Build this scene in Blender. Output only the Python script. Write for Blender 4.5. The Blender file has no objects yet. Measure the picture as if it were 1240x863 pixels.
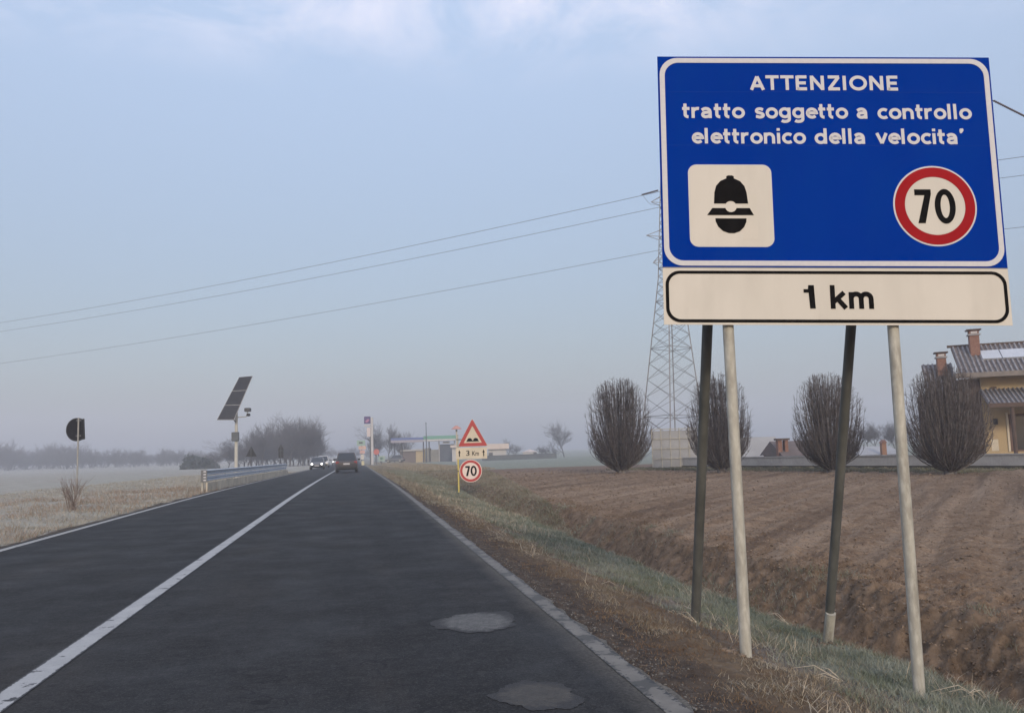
import bpy, math, random
import numpy as np
from mathutils import Vector, Matrix
rad = math.radians
# ------------------------------------------------------------------ camera
W0, H0, F0, EYE = 1240.0, 863.0, 1050.0, 1.35
RC = np.array([[0.9837669883876087, -0.1770088153069301, -0.029502404349672582],
               [0.010281925443530258, -0.10853435254345976, 0.9940395245296566],
               [-0.17915578295982568, -0.9782066109067189, -0.10495252169644495]])
scene = bpy.context.scene
cd = bpy.data.cameras.new('camera'); cam = bpy.data.objects.new('camera', cd)
scene.collection.objects.link(cam)
cd.sensor_width = 36; cd.sensor_fit = 'HORIZONTAL'; cd.lens = 36 * F0 / W0
cd.clip_start = 0.05; cd.clip_end = 5000
M4 = Matrix([list(RC.T[i]) + [0] for i in range(3)] + [[0, 0, 0, 1]])
cam.matrix_world = Matrix.Translation((0, 0, EYE)) @ M4
scene.camera = cam
# ------------------------------------------------------------------ sky, sun, exposure
SUN_EL, SUN_AZ = rad(20), rad(182)      # azimuth clockwise from +Y: behind the viewer
w = bpy.data.worlds.new('World'); scene.world = w; w.use_nodes = True
nt = w.node_tree; nt.nodes.clear()
N = nt.nodes.new; L = nt.links.new
sky = N('ShaderNodeTexSky'); sky.sky_type = 'NISHITA'; sky.sun_disc = False
sky.sun_elevation = SUN_EL; sky.sun_rotation = SUN_AZ
sky.air_density = 1.3; sky.dust_density = 2.5; sky.ozone_density = 1.4; sky.altitude = 100
tc = N('ShaderNodeTexCoord')
sep = N('ShaderNodeSeparateXYZ'); L(tc.outputs['Generated'], sep.inputs[0])
# high thin cloud wisps: direction projected onto a plane overhead
dv = N('ShaderNodeMath'); dv.operation = 'ADD'; dv.inputs[1].default_value = 0.12; L(sep.outputs[2], dv.inputs[0])
dx = N('ShaderNodeMath'); dx.operation = 'DIVIDE'; L(sep.outputs[0], dx.inputs[0]); L(dv.outputs[0], dx.inputs[1])
dy = N('ShaderNodeMath'); dy.operation = 'DIVIDE'; L(sep.outputs[1], dy.inputs[0]); L(dv.outputs[0], dy.inputs[1])
cmb = N('ShaderNodeCombineXYZ'); L(dx.outputs[0], cmb.inputs[0]); L(dy.outputs[0], cmb.inputs[1])
no = N('ShaderNodeTexNoise'); no.inputs['Scale'].default_value = 3.0; no.inputs['Detail'].default_value = 7
no.inputs['Roughness'].default_value = .62; no.inputs['Distortion'].default_value = .5; L(cmb.outputs[0], no.inputs['Vector'])
cr = N('ShaderNodeMapRange'); cr.inputs[1].default_value = .40; cr.inputs[2].default_value = .72
L(no.outputs[0], cr.inputs[0])
el = N('ShaderNodeMapRange'); el.inputs[1].default_value = .38; el.inputs[2].default_value = .50; el.interpolation_type = 'SMOOTHSTEP'
L(sep.outputs[2], el.inputs[0])
cm = N('ShaderNodeMath'); cm.operation = 'MULTIPLY'; L(cr.outputs[0], cm.inputs[0]); L(el.outputs[0], cm.inputs[1])
veil = N('ShaderNodeMix'); veil.data_type = 'RGBA'; veil.inputs[0].default_value = .6
L(sky.outputs[0], veil.inputs[6])
vr = N('ShaderNodeMapRange'); vr.inputs[1].default_value = .0; vr.inputs[2].default_value = .50; L(sep.outputs[2], vr.inputs[0])
vc = N('ShaderNodeMix'); vc.data_type = 'RGBA'; L(vr.outputs[0], vc.inputs[0]); vc.inputs[6].default_value = (1.9, 2.1, 2.9, 1); vc.inputs[7].default_value = (5.6, 6.9, 9.4, 1); L(vc.outputs[2], veil.inputs[7])
mx = N('ShaderNodeMix'); mx.data_type = 'RGBA'; L(cm.outputs[0], mx.inputs[0]); L(veil.outputs[2], mx.inputs[6])
mx.inputs[7].default_value = (8.2, 7.8, 8.8, 1)
bg = N('ShaderNodeBackground'); bg.inputs[1].default_value = 0.14; L(mx.outputs[2], bg.inputs[0])
wo = N('ShaderNodeOutputWorld'); L(bg.outputs[0], wo.inputs[0])
sl = bpy.data.lights.new('sun', 'SUN'); sl.energy = 1.85; sl.angle = rad(9); sl.color = (1.0, .86, .70)
so = bpy.data.objects.new('sun', sl); scene.collection.objects.link(so)
sd = Vector((math.sin(SUN_AZ) * math.cos(SUN_EL), math.cos(SUN_AZ) * math.cos(SUN_EL), math.sin(SUN_EL)))
so.rotation_euler = sd.to_track_quat('Z', 'Y').to_euler()
vs = scene.view_settings; vs.view_transform = 'Standard'; vs.look = 'None'; vs.gamma = 1; vs.use_curve_mapping = False
scene.display_settings.display_device = 'sRGB'
vs.exposure = -0.08
scene.cycles.volume_bounces = 1; scene.cycles.max_bounces = 6; scene.cycles.use_denoising = True
scene.cycles.transparent_max_bounces = 8; scene.cycles.volume_step_rate = 4

def P(u, v, D):          # the world point D metres deep along the sight line through pixel (u, v)
    q = RC.T @ np.array([(u - 620) / F0 * D, -(v - 431.5) / F0 * D, -D])
    return Vector((q[0], q[1], q[2] + EYE))
# ------------------------------------------------------------------ helpers
rng = np.random.default_rng(7)
col = scene.collection
TAB = rng.random((256, 256))
def vnoise(x, y):
    xi = np.floor(x).astype(int); yi = np.floor(y).astype(int); fx = x - xi; fy = y - yi
    fx = fx * fx * (3 - 2 * fx); fy = fy * fy * (3 - 2 * fy)
    a = TAB[xi % 256, yi % 256]; b = TAB[(xi + 1) % 256, yi % 256]; c = TAB[xi % 256, (yi + 1) % 256]; d = TAB[(xi + 1) % 256, (yi + 1) % 256]
    return (a * (1 - fx) + b * fx) * (1 - fy) + (c * (1 - fx) + d * fx) * fy - .5
def fbm(x, y, o=4, g=.5):
    s = 0; a = 1.0
    for i in range(o):
        s = s + a * vnoise(x * 2 ** i + 17.3 * i, y * 2 ** i + 5.1 * i); a *= g
    return s
def base(Y):                                  # the plain sinks very slowly away from the viewer
    Y = np.asarray(Y, float); t = np.clip(Y - 25, 0, 260)
    return -.0072 * (t - 12 * (1 - np.exp(-t / 12)))
PX = [-900, -30, -12, -8, -7, -6.3, -5.75, -5.5, 1.55, 1.70, 2.0, 2.6, 3.0, 3.8, 4.3, 4.65, 5.0, 5.5, 6.2, 9, 20, 900]
PZ = [-.1, -.1, -.06, -.02, -.06, -.10, -.03, -.012, -.035, .006, -.02, -.12, -.26, -.43, -.50, -.84, -.74, -.31, -.25, -.22, -.2, -.2]
def Hs(X, Y):                                  # smooth ground height
    X = np.asarray(X, float); Y = np.asarray(Y, float)
    wob = .18 * vnoise(Y * .35 + 3, Y * 0) * ((X > 2.2) & (X < 9))
    X2 = X + wob
    z = np.interp(X2, PX, PZ)
    fade = 1 / (1 + np.exp((Y - 40) / 5))      # the ditch peters out
    z = np.where(X > 1.7, z * fade + np.where(X > 2.6, -.12, -.04) * (1 - fade), z)
    return base(Y) + z
def H1(x, y): return float(Hs(np.array([x]), np.array([y]))[0])

def sock(n, *names):
    for k in names:
        if k in n.inputs: return n.inputs[k]
def mat(name, c, rough=.8, c2=None, scale=6.0, detail=5, lo=.35, hi=.65, bump=0.0, bscale=None, metal=0.0, stretch=None, vcol=None, spec=None, emit=0, coords='Object', c3=None, scale3=40):
    m = bpy.data.materials.new(name); m.use_nodes = True; t = m.node_tree; p = t.nodes['Principled BSDF']
    p.inputs['Roughness'].default_value = rough; p.inputs['Metallic'].default_value = metal
    if spec is not None: p.inputs['Specular IOR Level'].default_value = spec
    p.inputs['Base Color'].default_value = (*c, 1)
    co = t.nodes.new('ShaderNodeTexCoord'); out = co.outputs[coords]
    if stretch:
        mp = t.nodes.new('ShaderNodeMapping'); mp.inputs['Scale'].default_value = stretch; t.links.new(out, mp.inputs[0]); out = mp.outputs[0]
    cur = None
    def mixin(cur, base_c, new_c, sc, lo, hi, amt=1):
        n = t.nodes.new('ShaderNodeTexNoise'); n.inputs['Scale'].default_value = sc; n.inputs['Detail'].default_value = detail; n.inputs['Roughness'].default_value = .6
        t.links.new(out, n.inputs['Vector'])
        r = t.nodes.new('ShaderNodeMapRange'); r.inputs[1].default_value = lo; r.inputs[2].default_value = hi; r.inputs[4].default_value = amt; t.links.new(n.outputs[0], r.inputs[0])
        x = t.nodes.new('ShaderNodeMix'); x.data_type = 'RGBA'; t.links.new(r.outputs[0], x.inputs[0])
        if cur is None: x.inputs[6].default_value = (*base_c, 1)
        else: t.links.new(cur, x.inputs[6])
        x.inputs[7].default_value = (*new_c, 1)
        return x.outputs[2]
    if c2: cur = mixin(None, c, c2, scale, lo, hi)
    if c3: cur = mixin(cur, c, c3, scale3, .45, .7, .7)
    if vcol:
        a = t.nodes.new('ShaderNodeVertexColor'); a.layer_name = vcol
        x = t.nodes.new('ShaderNodeMix'); x.data_type = 'RGBA'; x.blend_type = 'MULTIPLY'; x.inputs[0].default_value = 1
        if cur is None: x.inputs[6].default_value = (*c, 1)
        else: t.links.new(cur, x.inputs[6])
        t.links.new(a.outputs[0], x.inputs[7]); cur = x.outputs[2]
    if cur is not None: t.links.new(cur, p.inputs['Base Color'])
    if bump:
        n = t.nodes.new('ShaderNodeTexNoise'); n.inputs['Scale'].default_value = bscale or scale * 4; n.inputs['Detail'].default_value = 4; t.links.new(out, n.inputs['Vector'])
        b = t.nodes.new('ShaderNodeBump'); b.inputs['Strength'].default_value = bump; b.inputs['Distance'].default_value = .02
        t.links.new(n.outputs[0], b.inputs['Height']); t.links.new(b.outputs[0], p.inputs['Normal'])
    if emit:
        p.inputs['Emission Color'].default_value = (*c, 1); p.inputs['Emission Strength'].default_value = emit
    return m
def npmesh(name, V, F4=None, F3=None, m=None, smooth=False):
    V = np.asarray(V, np.float32); me = bpy.data.meshes.new(name); me.vertices.add(len(V)); me.vertices.foreach_set('co', V.ravel())
    n4 = 0 if F4 is None else len(F4); n3 = 0 if F3 is None else len(F3)
    parts = []
    if n4: parts.append(np.asarray(F4, np.int32).ravel())
    if n3: parts.append(np.asarray(F3, np.int32).ravel())
    li = np.concatenate(parts); me.loops.add(len(li)); me.loops.foreach_set('vertex_index', li)
    me.polygons.add(n4 + n3)
    st = np.concatenate([np.arange(n4) * 4, n4 * 4 + np.arange(n3) * 3]).astype(np.int32)
    me.polygons.foreach_set('loop_start', st)
    try: me.polygons.foreach_set('loop_total', np.concatenate([np.full(n4, 4), np.full(n3, 3)]).astype(np.int32))
    except Exception: pass
    if smooth: me.polygons.foreach_set('use_smooth', np.ones(n4 + n3, bool))
    me.update(calc_edges=True)
    if m: me.materials.append(m)
    return me
def link(name, me, parent=None, loc=None, rz=0, **kw):
    o = bpy.data.objects.new(name, me); col.objects.link(o)
    if parent: o.parent = parent
    if loc is not None: o.location = loc
    if rz: o.rotation_euler = (0, 0, rz)
    for k, v in kw.items(): o[k] = v
    return o
def thing(name, label, cat, loc=(0, 0, 0), rz=0, group=None):
    o = bpy.data.objects.new(name, None); col.objects.link(o); o.location = loc; o.rotation_euler = (0, 0, rz)
    o.empty_display_size = .2; o['label'] = label; o['category'] = cat
    if group: o['group'] = group
    return o
def tag(o, label, cat, group=None):
    o['label'] = label; o['category'] = cat
    if group: o['group'] = group
    return o
def copytree(o, parent=None):
    c = o.copy(); col.objects.link(c); c.parent = parent
    for ch in list(o.children): copytree(ch, c)
    return c
class MB:                                      # collects closed shapes into one mesh
    def __init__(s): s.v = []; s.f = []
    def add(s, vs, fs):
        b = len(s.v); s.v += [tuple(x) for x in vs]; s.f += [tuple(i + b for i in f) for f in fs]; return s
    def box(s, x0, x1, y0, y1, z0, z1, bev=0):
        if bev:
            b = bev; vs = []; 
            for z, k in ((z0, b), (z0 + b, 0), (z1 - b, 0), (z1, b)):
                vs += [(x0 + k + b, y0 + k, z), (x1 - k - b, y0 + k, z), (x1 - k, y0 + k + b, z), (x1 - k, y1 - k - b, z), (x1 - k - b, y1 - k, z), (x0 + k + b, y1 - k, z), (x0 + k, y1 - k - b, z), (x0 + k, y0 + k + b, z)]
            fs = [tuple(range(7, -1, -1)), tuple(range(24, 32))]
            for r in range(3):
                for i in range(8): fs.append((r * 8 + i, r * 8 + (i + 1) % 8, r * 8 + 8 + (i + 1) % 8, r * 8 + 8 + i))
            return s.add(vs, fs)
        return s.add([(x0, y0, z0), (x1, y0, z0), (x1, y1, z0), (x0, y1, z0), (x0, y0, z1), (x1, y0, z1), (x1, y1, z1), (x0, y1, z1)],
                     [(3, 2, 1, 0), (4, 5, 6, 7), (0, 1, 5, 4), (1, 2, 6, 5), (2, 3, 7, 6), (3, 0, 4, 7)])
    def tube(s, pts, r, n=8, cap=True):
        pts = [Vector(p) for p in pts]; rs = r if isinstance(r, (list, tuple)) else [r] * len(pts)
        vs = []
        for i, p in enumerate(pts):
            d = (pts[min(i + 1, len(pts) - 1)] - pts[max(i - 1, 0)]).normalized()
            a = Vector((0, 0, 1)) if abs(d.z) < .95 else Vector((0, 1, 0))
            a = d.cross(a).normalized(); b = d.cross(a).normalized()
            for k in range(n):
                t = 2 * math.pi * k / n; vs.append(p + (a * math.cos(t) + b * math.sin(t)) * rs[i])
        fs = [(i * n + k, i * n + (k + 1) % n, (i + 1) * n + (k + 1) % n, (i + 1) * n + k) for i in range(len(pts) - 1) for k in range(n)]
        if cap: fs += [tuple(range(n - 1, -1, -1)), tuple((len(pts) - 1) * n + k for k in range(n))]
        return s.add(vs, fs)
    def lathe(s, prof, n=16, c=(0, 0, 0), axis='z'):
        vs = []
        for r, z in prof:
            for k in range(n):
                t = 2 * math.pi * k / n
                if axis == 'z': vs.append((c[0] + r * math.cos(t), c[1] + r * math.sin(t), c[2] + z))
                elif axis == 'y': vs.append((c[0] + r * math.cos(t), c[1] + z, c[2] + r * math.sin(t)))
                else: vs.append((c[0] + z, c[1] + r * math.cos(t), c[2] + r * math.sin(t)))
        m = len(prof)
        fs = [(i * n + k, i * n + (k + 1) % n, (i + 1) * n + (k + 1) % n, (i + 1) * n + k) for i in range(m - 1) for k in range(n)]
        fs += [tuple(range(n - 1, -1, -1)), tuple((m - 1) * n + k for k in range(n))]
        return s.add(vs, fs)
    def prism(s, poly, y0, y1):                 # outline in x,z with depth along y
        n = len(poly); vs = [(x, y0, z) for x, z in poly] + [(x, y1, z) for x, z in poly]
        fs = [tuple(range(n)), tuple(range(2 * n - 1, n - 1, -1))] + [((i + 1) % n, i, n + i, n + (i + 1) % n) for i in range(n)]
        return s.add(vs, fs)
    def prismx(s, poly, x0, x1):                # outline in y,z with depth along x
        n = len(poly); vs = [(x0, y, z) for y, z in poly] + [(x1, y, z) for y, z in poly]
        fs = [tuple(range(n)), tuple(range(2 * n - 1, n - 1, -1))] + [((i + 1) % n, i, n + i, n + (i + 1) % n) for i in range(n)]
        return s.add(vs, fs)
    def ring(s, out, inn, y0, y1):              # frame between two outlines with the same number of points
        n = len(out); vs = [(x, y0, z) for x, z in out] + [(x, y0, z) for x, z in inn] + [(x, y1, z) for x, z in out] + [(x, y1, z) for x, z in inn]
        fs = []
        for i in range(n):
            j = (i + 1) % n
            fs += [(i, j, n + j, n + i), (2 * n + j, 2 * n + i, 3 * n + i, 3 * n + j), (j, i, 2 * n + i, 2 * n + j), (n + i, n + j, 3 * n + j, 3 * n + i)]
        return s.add(vs, fs)
    def build(s, name, m, parent=None, smooth=False, **kw):
        me = bpy.data.meshes.new(name); me.from_pydata(s.v, [], s.f); me.update()
        if m: me.materials.append(m)
        if smooth:
            me.polygons.foreach_set('use_smooth', [True] * len(me.polygons))
            try: me.set_sharp_from_angle(angle=rad(40))
            except Exception: pass
        return link(name, me, parent, **kw)
def circ(cx, cz, r, n=48, rz=None): return [(cx + r * math.cos(2 * math.pi * k / n), cz + (rz or r) * math.sin(2 * math.pi * k / n)) for k in range(n)]
def rrect(x0, x1, z0, z1, r, n=8):
    o = []
    for cx, cz, a in ((x1 - r, z0 + r, -90), (x1 - r, z1 - r, 0), (x0 + r, z1 - r, 90), (x0 + r, z0 + r, 180)):
        for k in range(n + 1):
            t = rad(a + 90 * k / n); o.append((cx + r * math.cos(t), cz + r * math.sin(t)))
    return o
def text_mesh(body, x0, x1, z0, z1, y, m, name, parent, bold=.03, thick=.0015, shear=0, space=1.0):
    """writing fitted into the rectangle x0..x1, z0..z1, facing -y"""
    c = bpy.data.curves.new('writing', 'FONT'); c.body = body; c.size = 1; c.offset = bold; c.space_character = space; c.shear = shear; c.resolution_u = 4
    o = bpy.data.objects.new('writing', c); col.objects.link(o)
    dg = bpy.context.evaluated_depsgraph_get(); dg.update()
    me = bpy.data.meshes.new_from_object(o.evaluated_get(dg)); bpy.data.objects.remove(o); bpy.data.curves.remove(c)
    V = np.array([v.co[:] for v in me.vertices]); a, b = V.min(0), V.max(0)
    X = x0 + (V[:, 0] - a[0]) / (b[0] - a[0]) * (x1 - x0); Z = z0 + (V[:, 1] - a[1]) / (b[1] - a[1]) * (z1 - z0)
    for v, xx, zz in zip(me.vertices, X, Z): v.co = (xx, y, zz)
    me.materials.clear(); me.materials.append(m)
    return link(name, me, parent)
# ------------------------------------------------------------------ materials
white_paint = mat('white_paint', (.62, .62, .60), .6, (.42, .42, .41), 9, bump=.1)
galv = mat('galvanised', (.44, .42, .36), .7, (.30, .28, .24), 9, metal=.15, stretch=(1, 1, .35), bump=.06, bscale=60, spec=.3, c3=(.54, .52, .46), scale3=32)
galv_dark = mat('weathered_steel', (.075, .078, .072), .6, (.13, .13, .12), 6, stretch=(1, 1, .3), metal=.2)
galv_back = mat('sign_back_metal', (.16, .165, .17), .6, (.11, .11, .115), 5, metal=.2)
black = mat('black_film', (.006, .0056, .006), .8, (.010, .009, .009), 8, spec=.03)
dark_metal = mat('dark_metal', (.05, .052, .06), .5, (.08, .08, .085), 12)
rubber = mat('rubber', (.02, .02, .021), .8, (.03, .03, .03), 20)
glass = mat('dark_glass', (.02, .024, .03), .12, spec=.8)
# ------------------------------------------------------------------ ground
def grid_mesh(xs, ys, hfun, m, name):
    X, Y = np.meshgrid(xs, ys); Z = hfun(X, Y); V = np.stack([X, Y, Z], -1).reshape(-1, 3)
    nx, ny = len(xs), len(ys); i = np.arange(ny - 1)[:, None] * nx + np.arange(nx - 1)[None]
    F = np.stack([i, i + 1, i + 1 + nx, i + nx], -1).reshape(-1, 4)
    return npmesh(name, V, F4=F, m=m, smooth=True)
def steps(a, b, s0, g, smax=1e9):
    o = [a]; s = s0
    while o[-1] < b: o.append(o[-1] + s); s = min(s * g, smax)
    o[-1] = b; return np.array(o)
YN = np.concatenate([np.arange(-12, 3, .5), steps(3, 120, .022, 1.0045, .6), steps(121, 880, 4, 1.04)[0:]])
YR = np.concatenate([np.arange(-12, 3, .5), steps(3, 880, .1, 1.012)])

def shader_ground(name, zones, bump=.5):
    """zones: list of (colour a, colour b, noise scale, mask) ; mask = dict(axis, at, width, wob) colour takes over beyond 'at' along the axis"""
    m = bpy.data.materials.new(name); m.use_nodes = True; t = m.node_tree; p = t.nodes['Principled BSDF']; p.inputs['Roughness'].default_value = .95
    p.inputs['Specular IOR Level'].default_value = .15
    g = t.nodes.new('ShaderNodeNewGeometry'); s = t.nodes.new('ShaderNodeSeparateXYZ'); t.links.new(g.outputs['Position'], s.inputs[0])
    def noise(sc, det=6, dist=0, stretch=None):
        n = t.nodes.new('ShaderNodeTexNoise'); n.inputs['Scale'].default_value = sc; n.inputs['Detail'].default_value = det; n.inputs['Roughness'].default_value = .62
        if stretch == 'rows':
            mp = t.nodes.new('ShaderNodeMapping'); mp.vector_type = 'TEXTURE'; mp.inputs['Rotation'].default_value = (0, 0, rad(50)); mp.inputs['Scale'].default_value = (14, .55, 1)
            t.links.new(g.outputs['Position'], mp.inputs[0]); t.links.new(mp.outputs[0], n.inputs['Vector'])
        elif stretch:
            mp = t.nodes.new('ShaderNodeMapping'); mp.inputs['Scale'].default_value = stretch; t.links.new(g.outputs['Position'], mp.inputs[0]); t.links.new(mp.outputs[0], n.inputs['Vector'])
        else: t.links.new(g.outputs['Position'], n.inputs['Vector'])
        return n.outputs[0]
    def mr(src, a, b, c=0, d=1):
        r = t.nodes.new('ShaderNodeMapRange'); r.inputs[1].default_value = a; r.inputs[2].default_value = b; r.inputs[3].default_value = c; r.inputs[4].default_value = d
        t.links.new(src, r.inputs[0]); return r.outputs[0]
    def mix(f, a, b):
        x = t.nodes.new('ShaderNodeMix'); x.data_type = 'RGBA'; t.links.new(f, x.inputs[0])
        for k, c in ((6, a), (7, b)):
            if isinstance(c, tuple): x.inputs[k].default_value = (*c, 1)
            else: t.links.new(c, x.inputs[k])
        return x.outputs[2]
    cur = None; wn = noise(1.3, 5)
    for z in zones:
        c = mix(mr(noise(z[2], 7, stretch=z[4] if len(z) > 4 else None), .36, .64), z[0], z[1])
        mk = z[3]
        if cur is None: cur = c; continue
        if 'noise' in mk: f = mr(noise(mk['noise'], 6, stretch=mk.get('stretch')), mk['lo'], mk['hi'], 0, mk.get('amt', 1))
        else:
            ax = s.outputs['XYZ'.index(mk['axis'])]
            a = t.nodes.new('ShaderNodeMath'); a.operation = 'MULTIPLY_ADD'; t.links.new(wn, a.inputs[0]); a.inputs[1].default_value = mk['wob']; t.links.new(ax, a.inputs[2])
            f = mr(a.outputs[0], mk['at'] + mk['wob'] * .5 - mk['width'] / 2, mk['at'] + mk['wob'] * .5 + mk['width'] / 2)
        cur = mix(f, cur, c)
    t.links.new(cur, p.inputs['Base Color'])
    b = t.nodes.new('ShaderNodeBump'); b.inputs['Strength'].default_value = bump; b.inputs['Distance'].default_value = .03
    t.links.new(noise(22, 6), b.inputs['Height']); t.links.new(b.outputs[0], p.inputs['Normal'])
    return m
m_verge = shader_ground('verge_soil', [
    ((.036, .028, .024), (.085, .066, .052), 9, {}),
    ((.095, .064, .040), (.16, .120, .082), 5, dict(axis='X', at=2.15, width=.35, wob=.9)),
    ((.085, .066, .055), (.17, .145, .125), 7, dict(axis='X', at=2.75, width=.5, wob=1.0)),
    ((.12, .135, .10), (.19, .20, .16), 6, dict(axis='X', at=3.45, width=.6, wob=1.6)),
    ((.105, .072, .048), (.20, .142, .098), 6, dict(axis='X', at=4.5, width=.3, wob=.7)),
    ((.05, .034, .024), (.07, .05, .034), 9, dict(noise=5, lo=.56, hi=.68, amt=.6)),
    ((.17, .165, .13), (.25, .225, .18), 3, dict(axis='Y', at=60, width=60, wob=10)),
    ((.30, .28, .25), (.20, .18, .15), 30, dict(noise=14, lo=.60, hi=.72, amt=.55)),
])
m_field = shader_ground('ploughed_soil', [
    ((.145, .094, .060), (.245, .172, .115), 3.0, {}),
    ((.31, .23, .165), (.23, .165, .112), 7, dict(noise=1.0, lo=.47, hi=.60, amt=.8, stretch='rows')),
    ((.078, .050, .034), (.115, .078, .054), 7, dict(noise=.83, lo=.53, hi=.64, amt=.75, stretch='rows')),
    ((.40, .34, .27), (.28, .22, .16), 60, dict(noise=24, lo=.58, hi=.70, amt=.7)),
    ((.065, .042, .030), (.10, .066, .046), 30, dict(noise=13, lo=.55, hi=.66, amt=.8)),
    ((.15, .105, .078), (.20, .145, .108), 2, dict(axis='Y', at=56, width=8, wob=10)),
    ((.20, .215, .175), (.26, .27, .22), 1, dict(axis='Y', at=72, width=3, wob=3)),
], 1.0)
m_meadow = shader_ground('frosty_meadow', [
    ((.29, .275, .235), (.37, .35, .305), 1.2, {}),
    ((.26, .20, .155), (.31, .25, .20), 3, dict(noise=.22, lo=.50, hi=.64, amt=.6, stretch=(.5, 1, 1))),
    ((.25, .27, .22), (.34, .34, .29), 2, dict(noise=.09, lo=.46, hi=.62, amt=.5, stretch=(1, .5, 1))),
    ((.045, .035, .027), (.095, .074, .056), 7, dict(axis='X', at=-6.05, width=.25, wob=.8)),
], .5)
m_meadow_edge = None
def h_verge(X, Y):
    n = .06 * fbm(X * 2.1, Y * 2.1, 5, .6) + .03 * fbm(X * 14, Y * 14, 3, .6)
    bank = np.exp(-((X - 5.25) / .55) ** 2)
    n = n * (1 + 1.7 * bank * np.exp(-np.maximum(Y - 8, 0) / 25))
    ed = np.clip((X - 1.66) / .5, 0, 1)
    edge = np.where(X < 1.70, -.02 * np.clip((1.70 - X) / .08, 0, 1), 0)
    e = .035 * fbm(X * 4 + 9, Y * 4, 4) * (1 - ed)
    return Hs(X, Y) + n * (.15 + .85 * ed) + e + edge
def h_field(X, Y):
    near = np.exp(-np.maximum(Y - 6, 0) / 40)
    row = .045 * np.sin((X * .766 - Y * .643) * 2 * math.pi / .8 + 1.5 * vnoise(X * .2, Y * .2)) * (.6 + .8 * vnoise(X * .3 + 5, Y * .3))
    cl = .055 * fbm(X * 3.3, Y * 3.3, 6, .74) + .06 * np.maximum(fbm(X * 9 + 3, Y * 9, 4, .65), 0)
    bank = np.exp(-((X - 5.6) / .8) ** 2)
    return Hs(X, Y) + (cl * (.45 + .45 * near + .85 * bank * np.exp(-np.maximum(Y - 8, 0) / 25)) + row * (1 - bank)) * np.where(Y > 73, .25, 1)
XV = np.concatenate([np.arange(1.60, 5.6, .026), [5.6]])
XF = np.concatenate([steps(5.6, 90, .03, 1.017, 1.2), steps(93, 900, 6, 1.15)])
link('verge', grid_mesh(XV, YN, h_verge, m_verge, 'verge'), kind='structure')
def h_field2(X, Y):
    t = np.clip((X - 5.6) / .5, 0, 1); return h_verge(X, Y) * (1 - t) + h_field(X, Y) * t
link('ploughed_field', grid_mesh(XF, YN, h_field2, m_field, 'ploughed_field'), kind='structure')
def h_mead(X, Y):
    ed = np.clip((-5.52 - X) / .5, 0, 1)
    return Hs(X, Y) + (.07 * fbm(X * 1.1, Y * 1.1, 5) + .03 * fbm(X * 9, Y * 9, 3)) * ed + .03 * fbm(X * 3, Y * 3) * (1 - ed)
XM = -np.concatenate([np.arange(5.52, 12, .08), steps(12.1, 900, .15, 1.045)])[::-1]
YM = np.concatenate([np.arange(-12, 10, 1.), steps(10, 880, .1, 1.01)])
link('meadow', grid_mesh(XM, YM, h_mead, m_meadow, 'meadow'), kind='structure')
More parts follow.
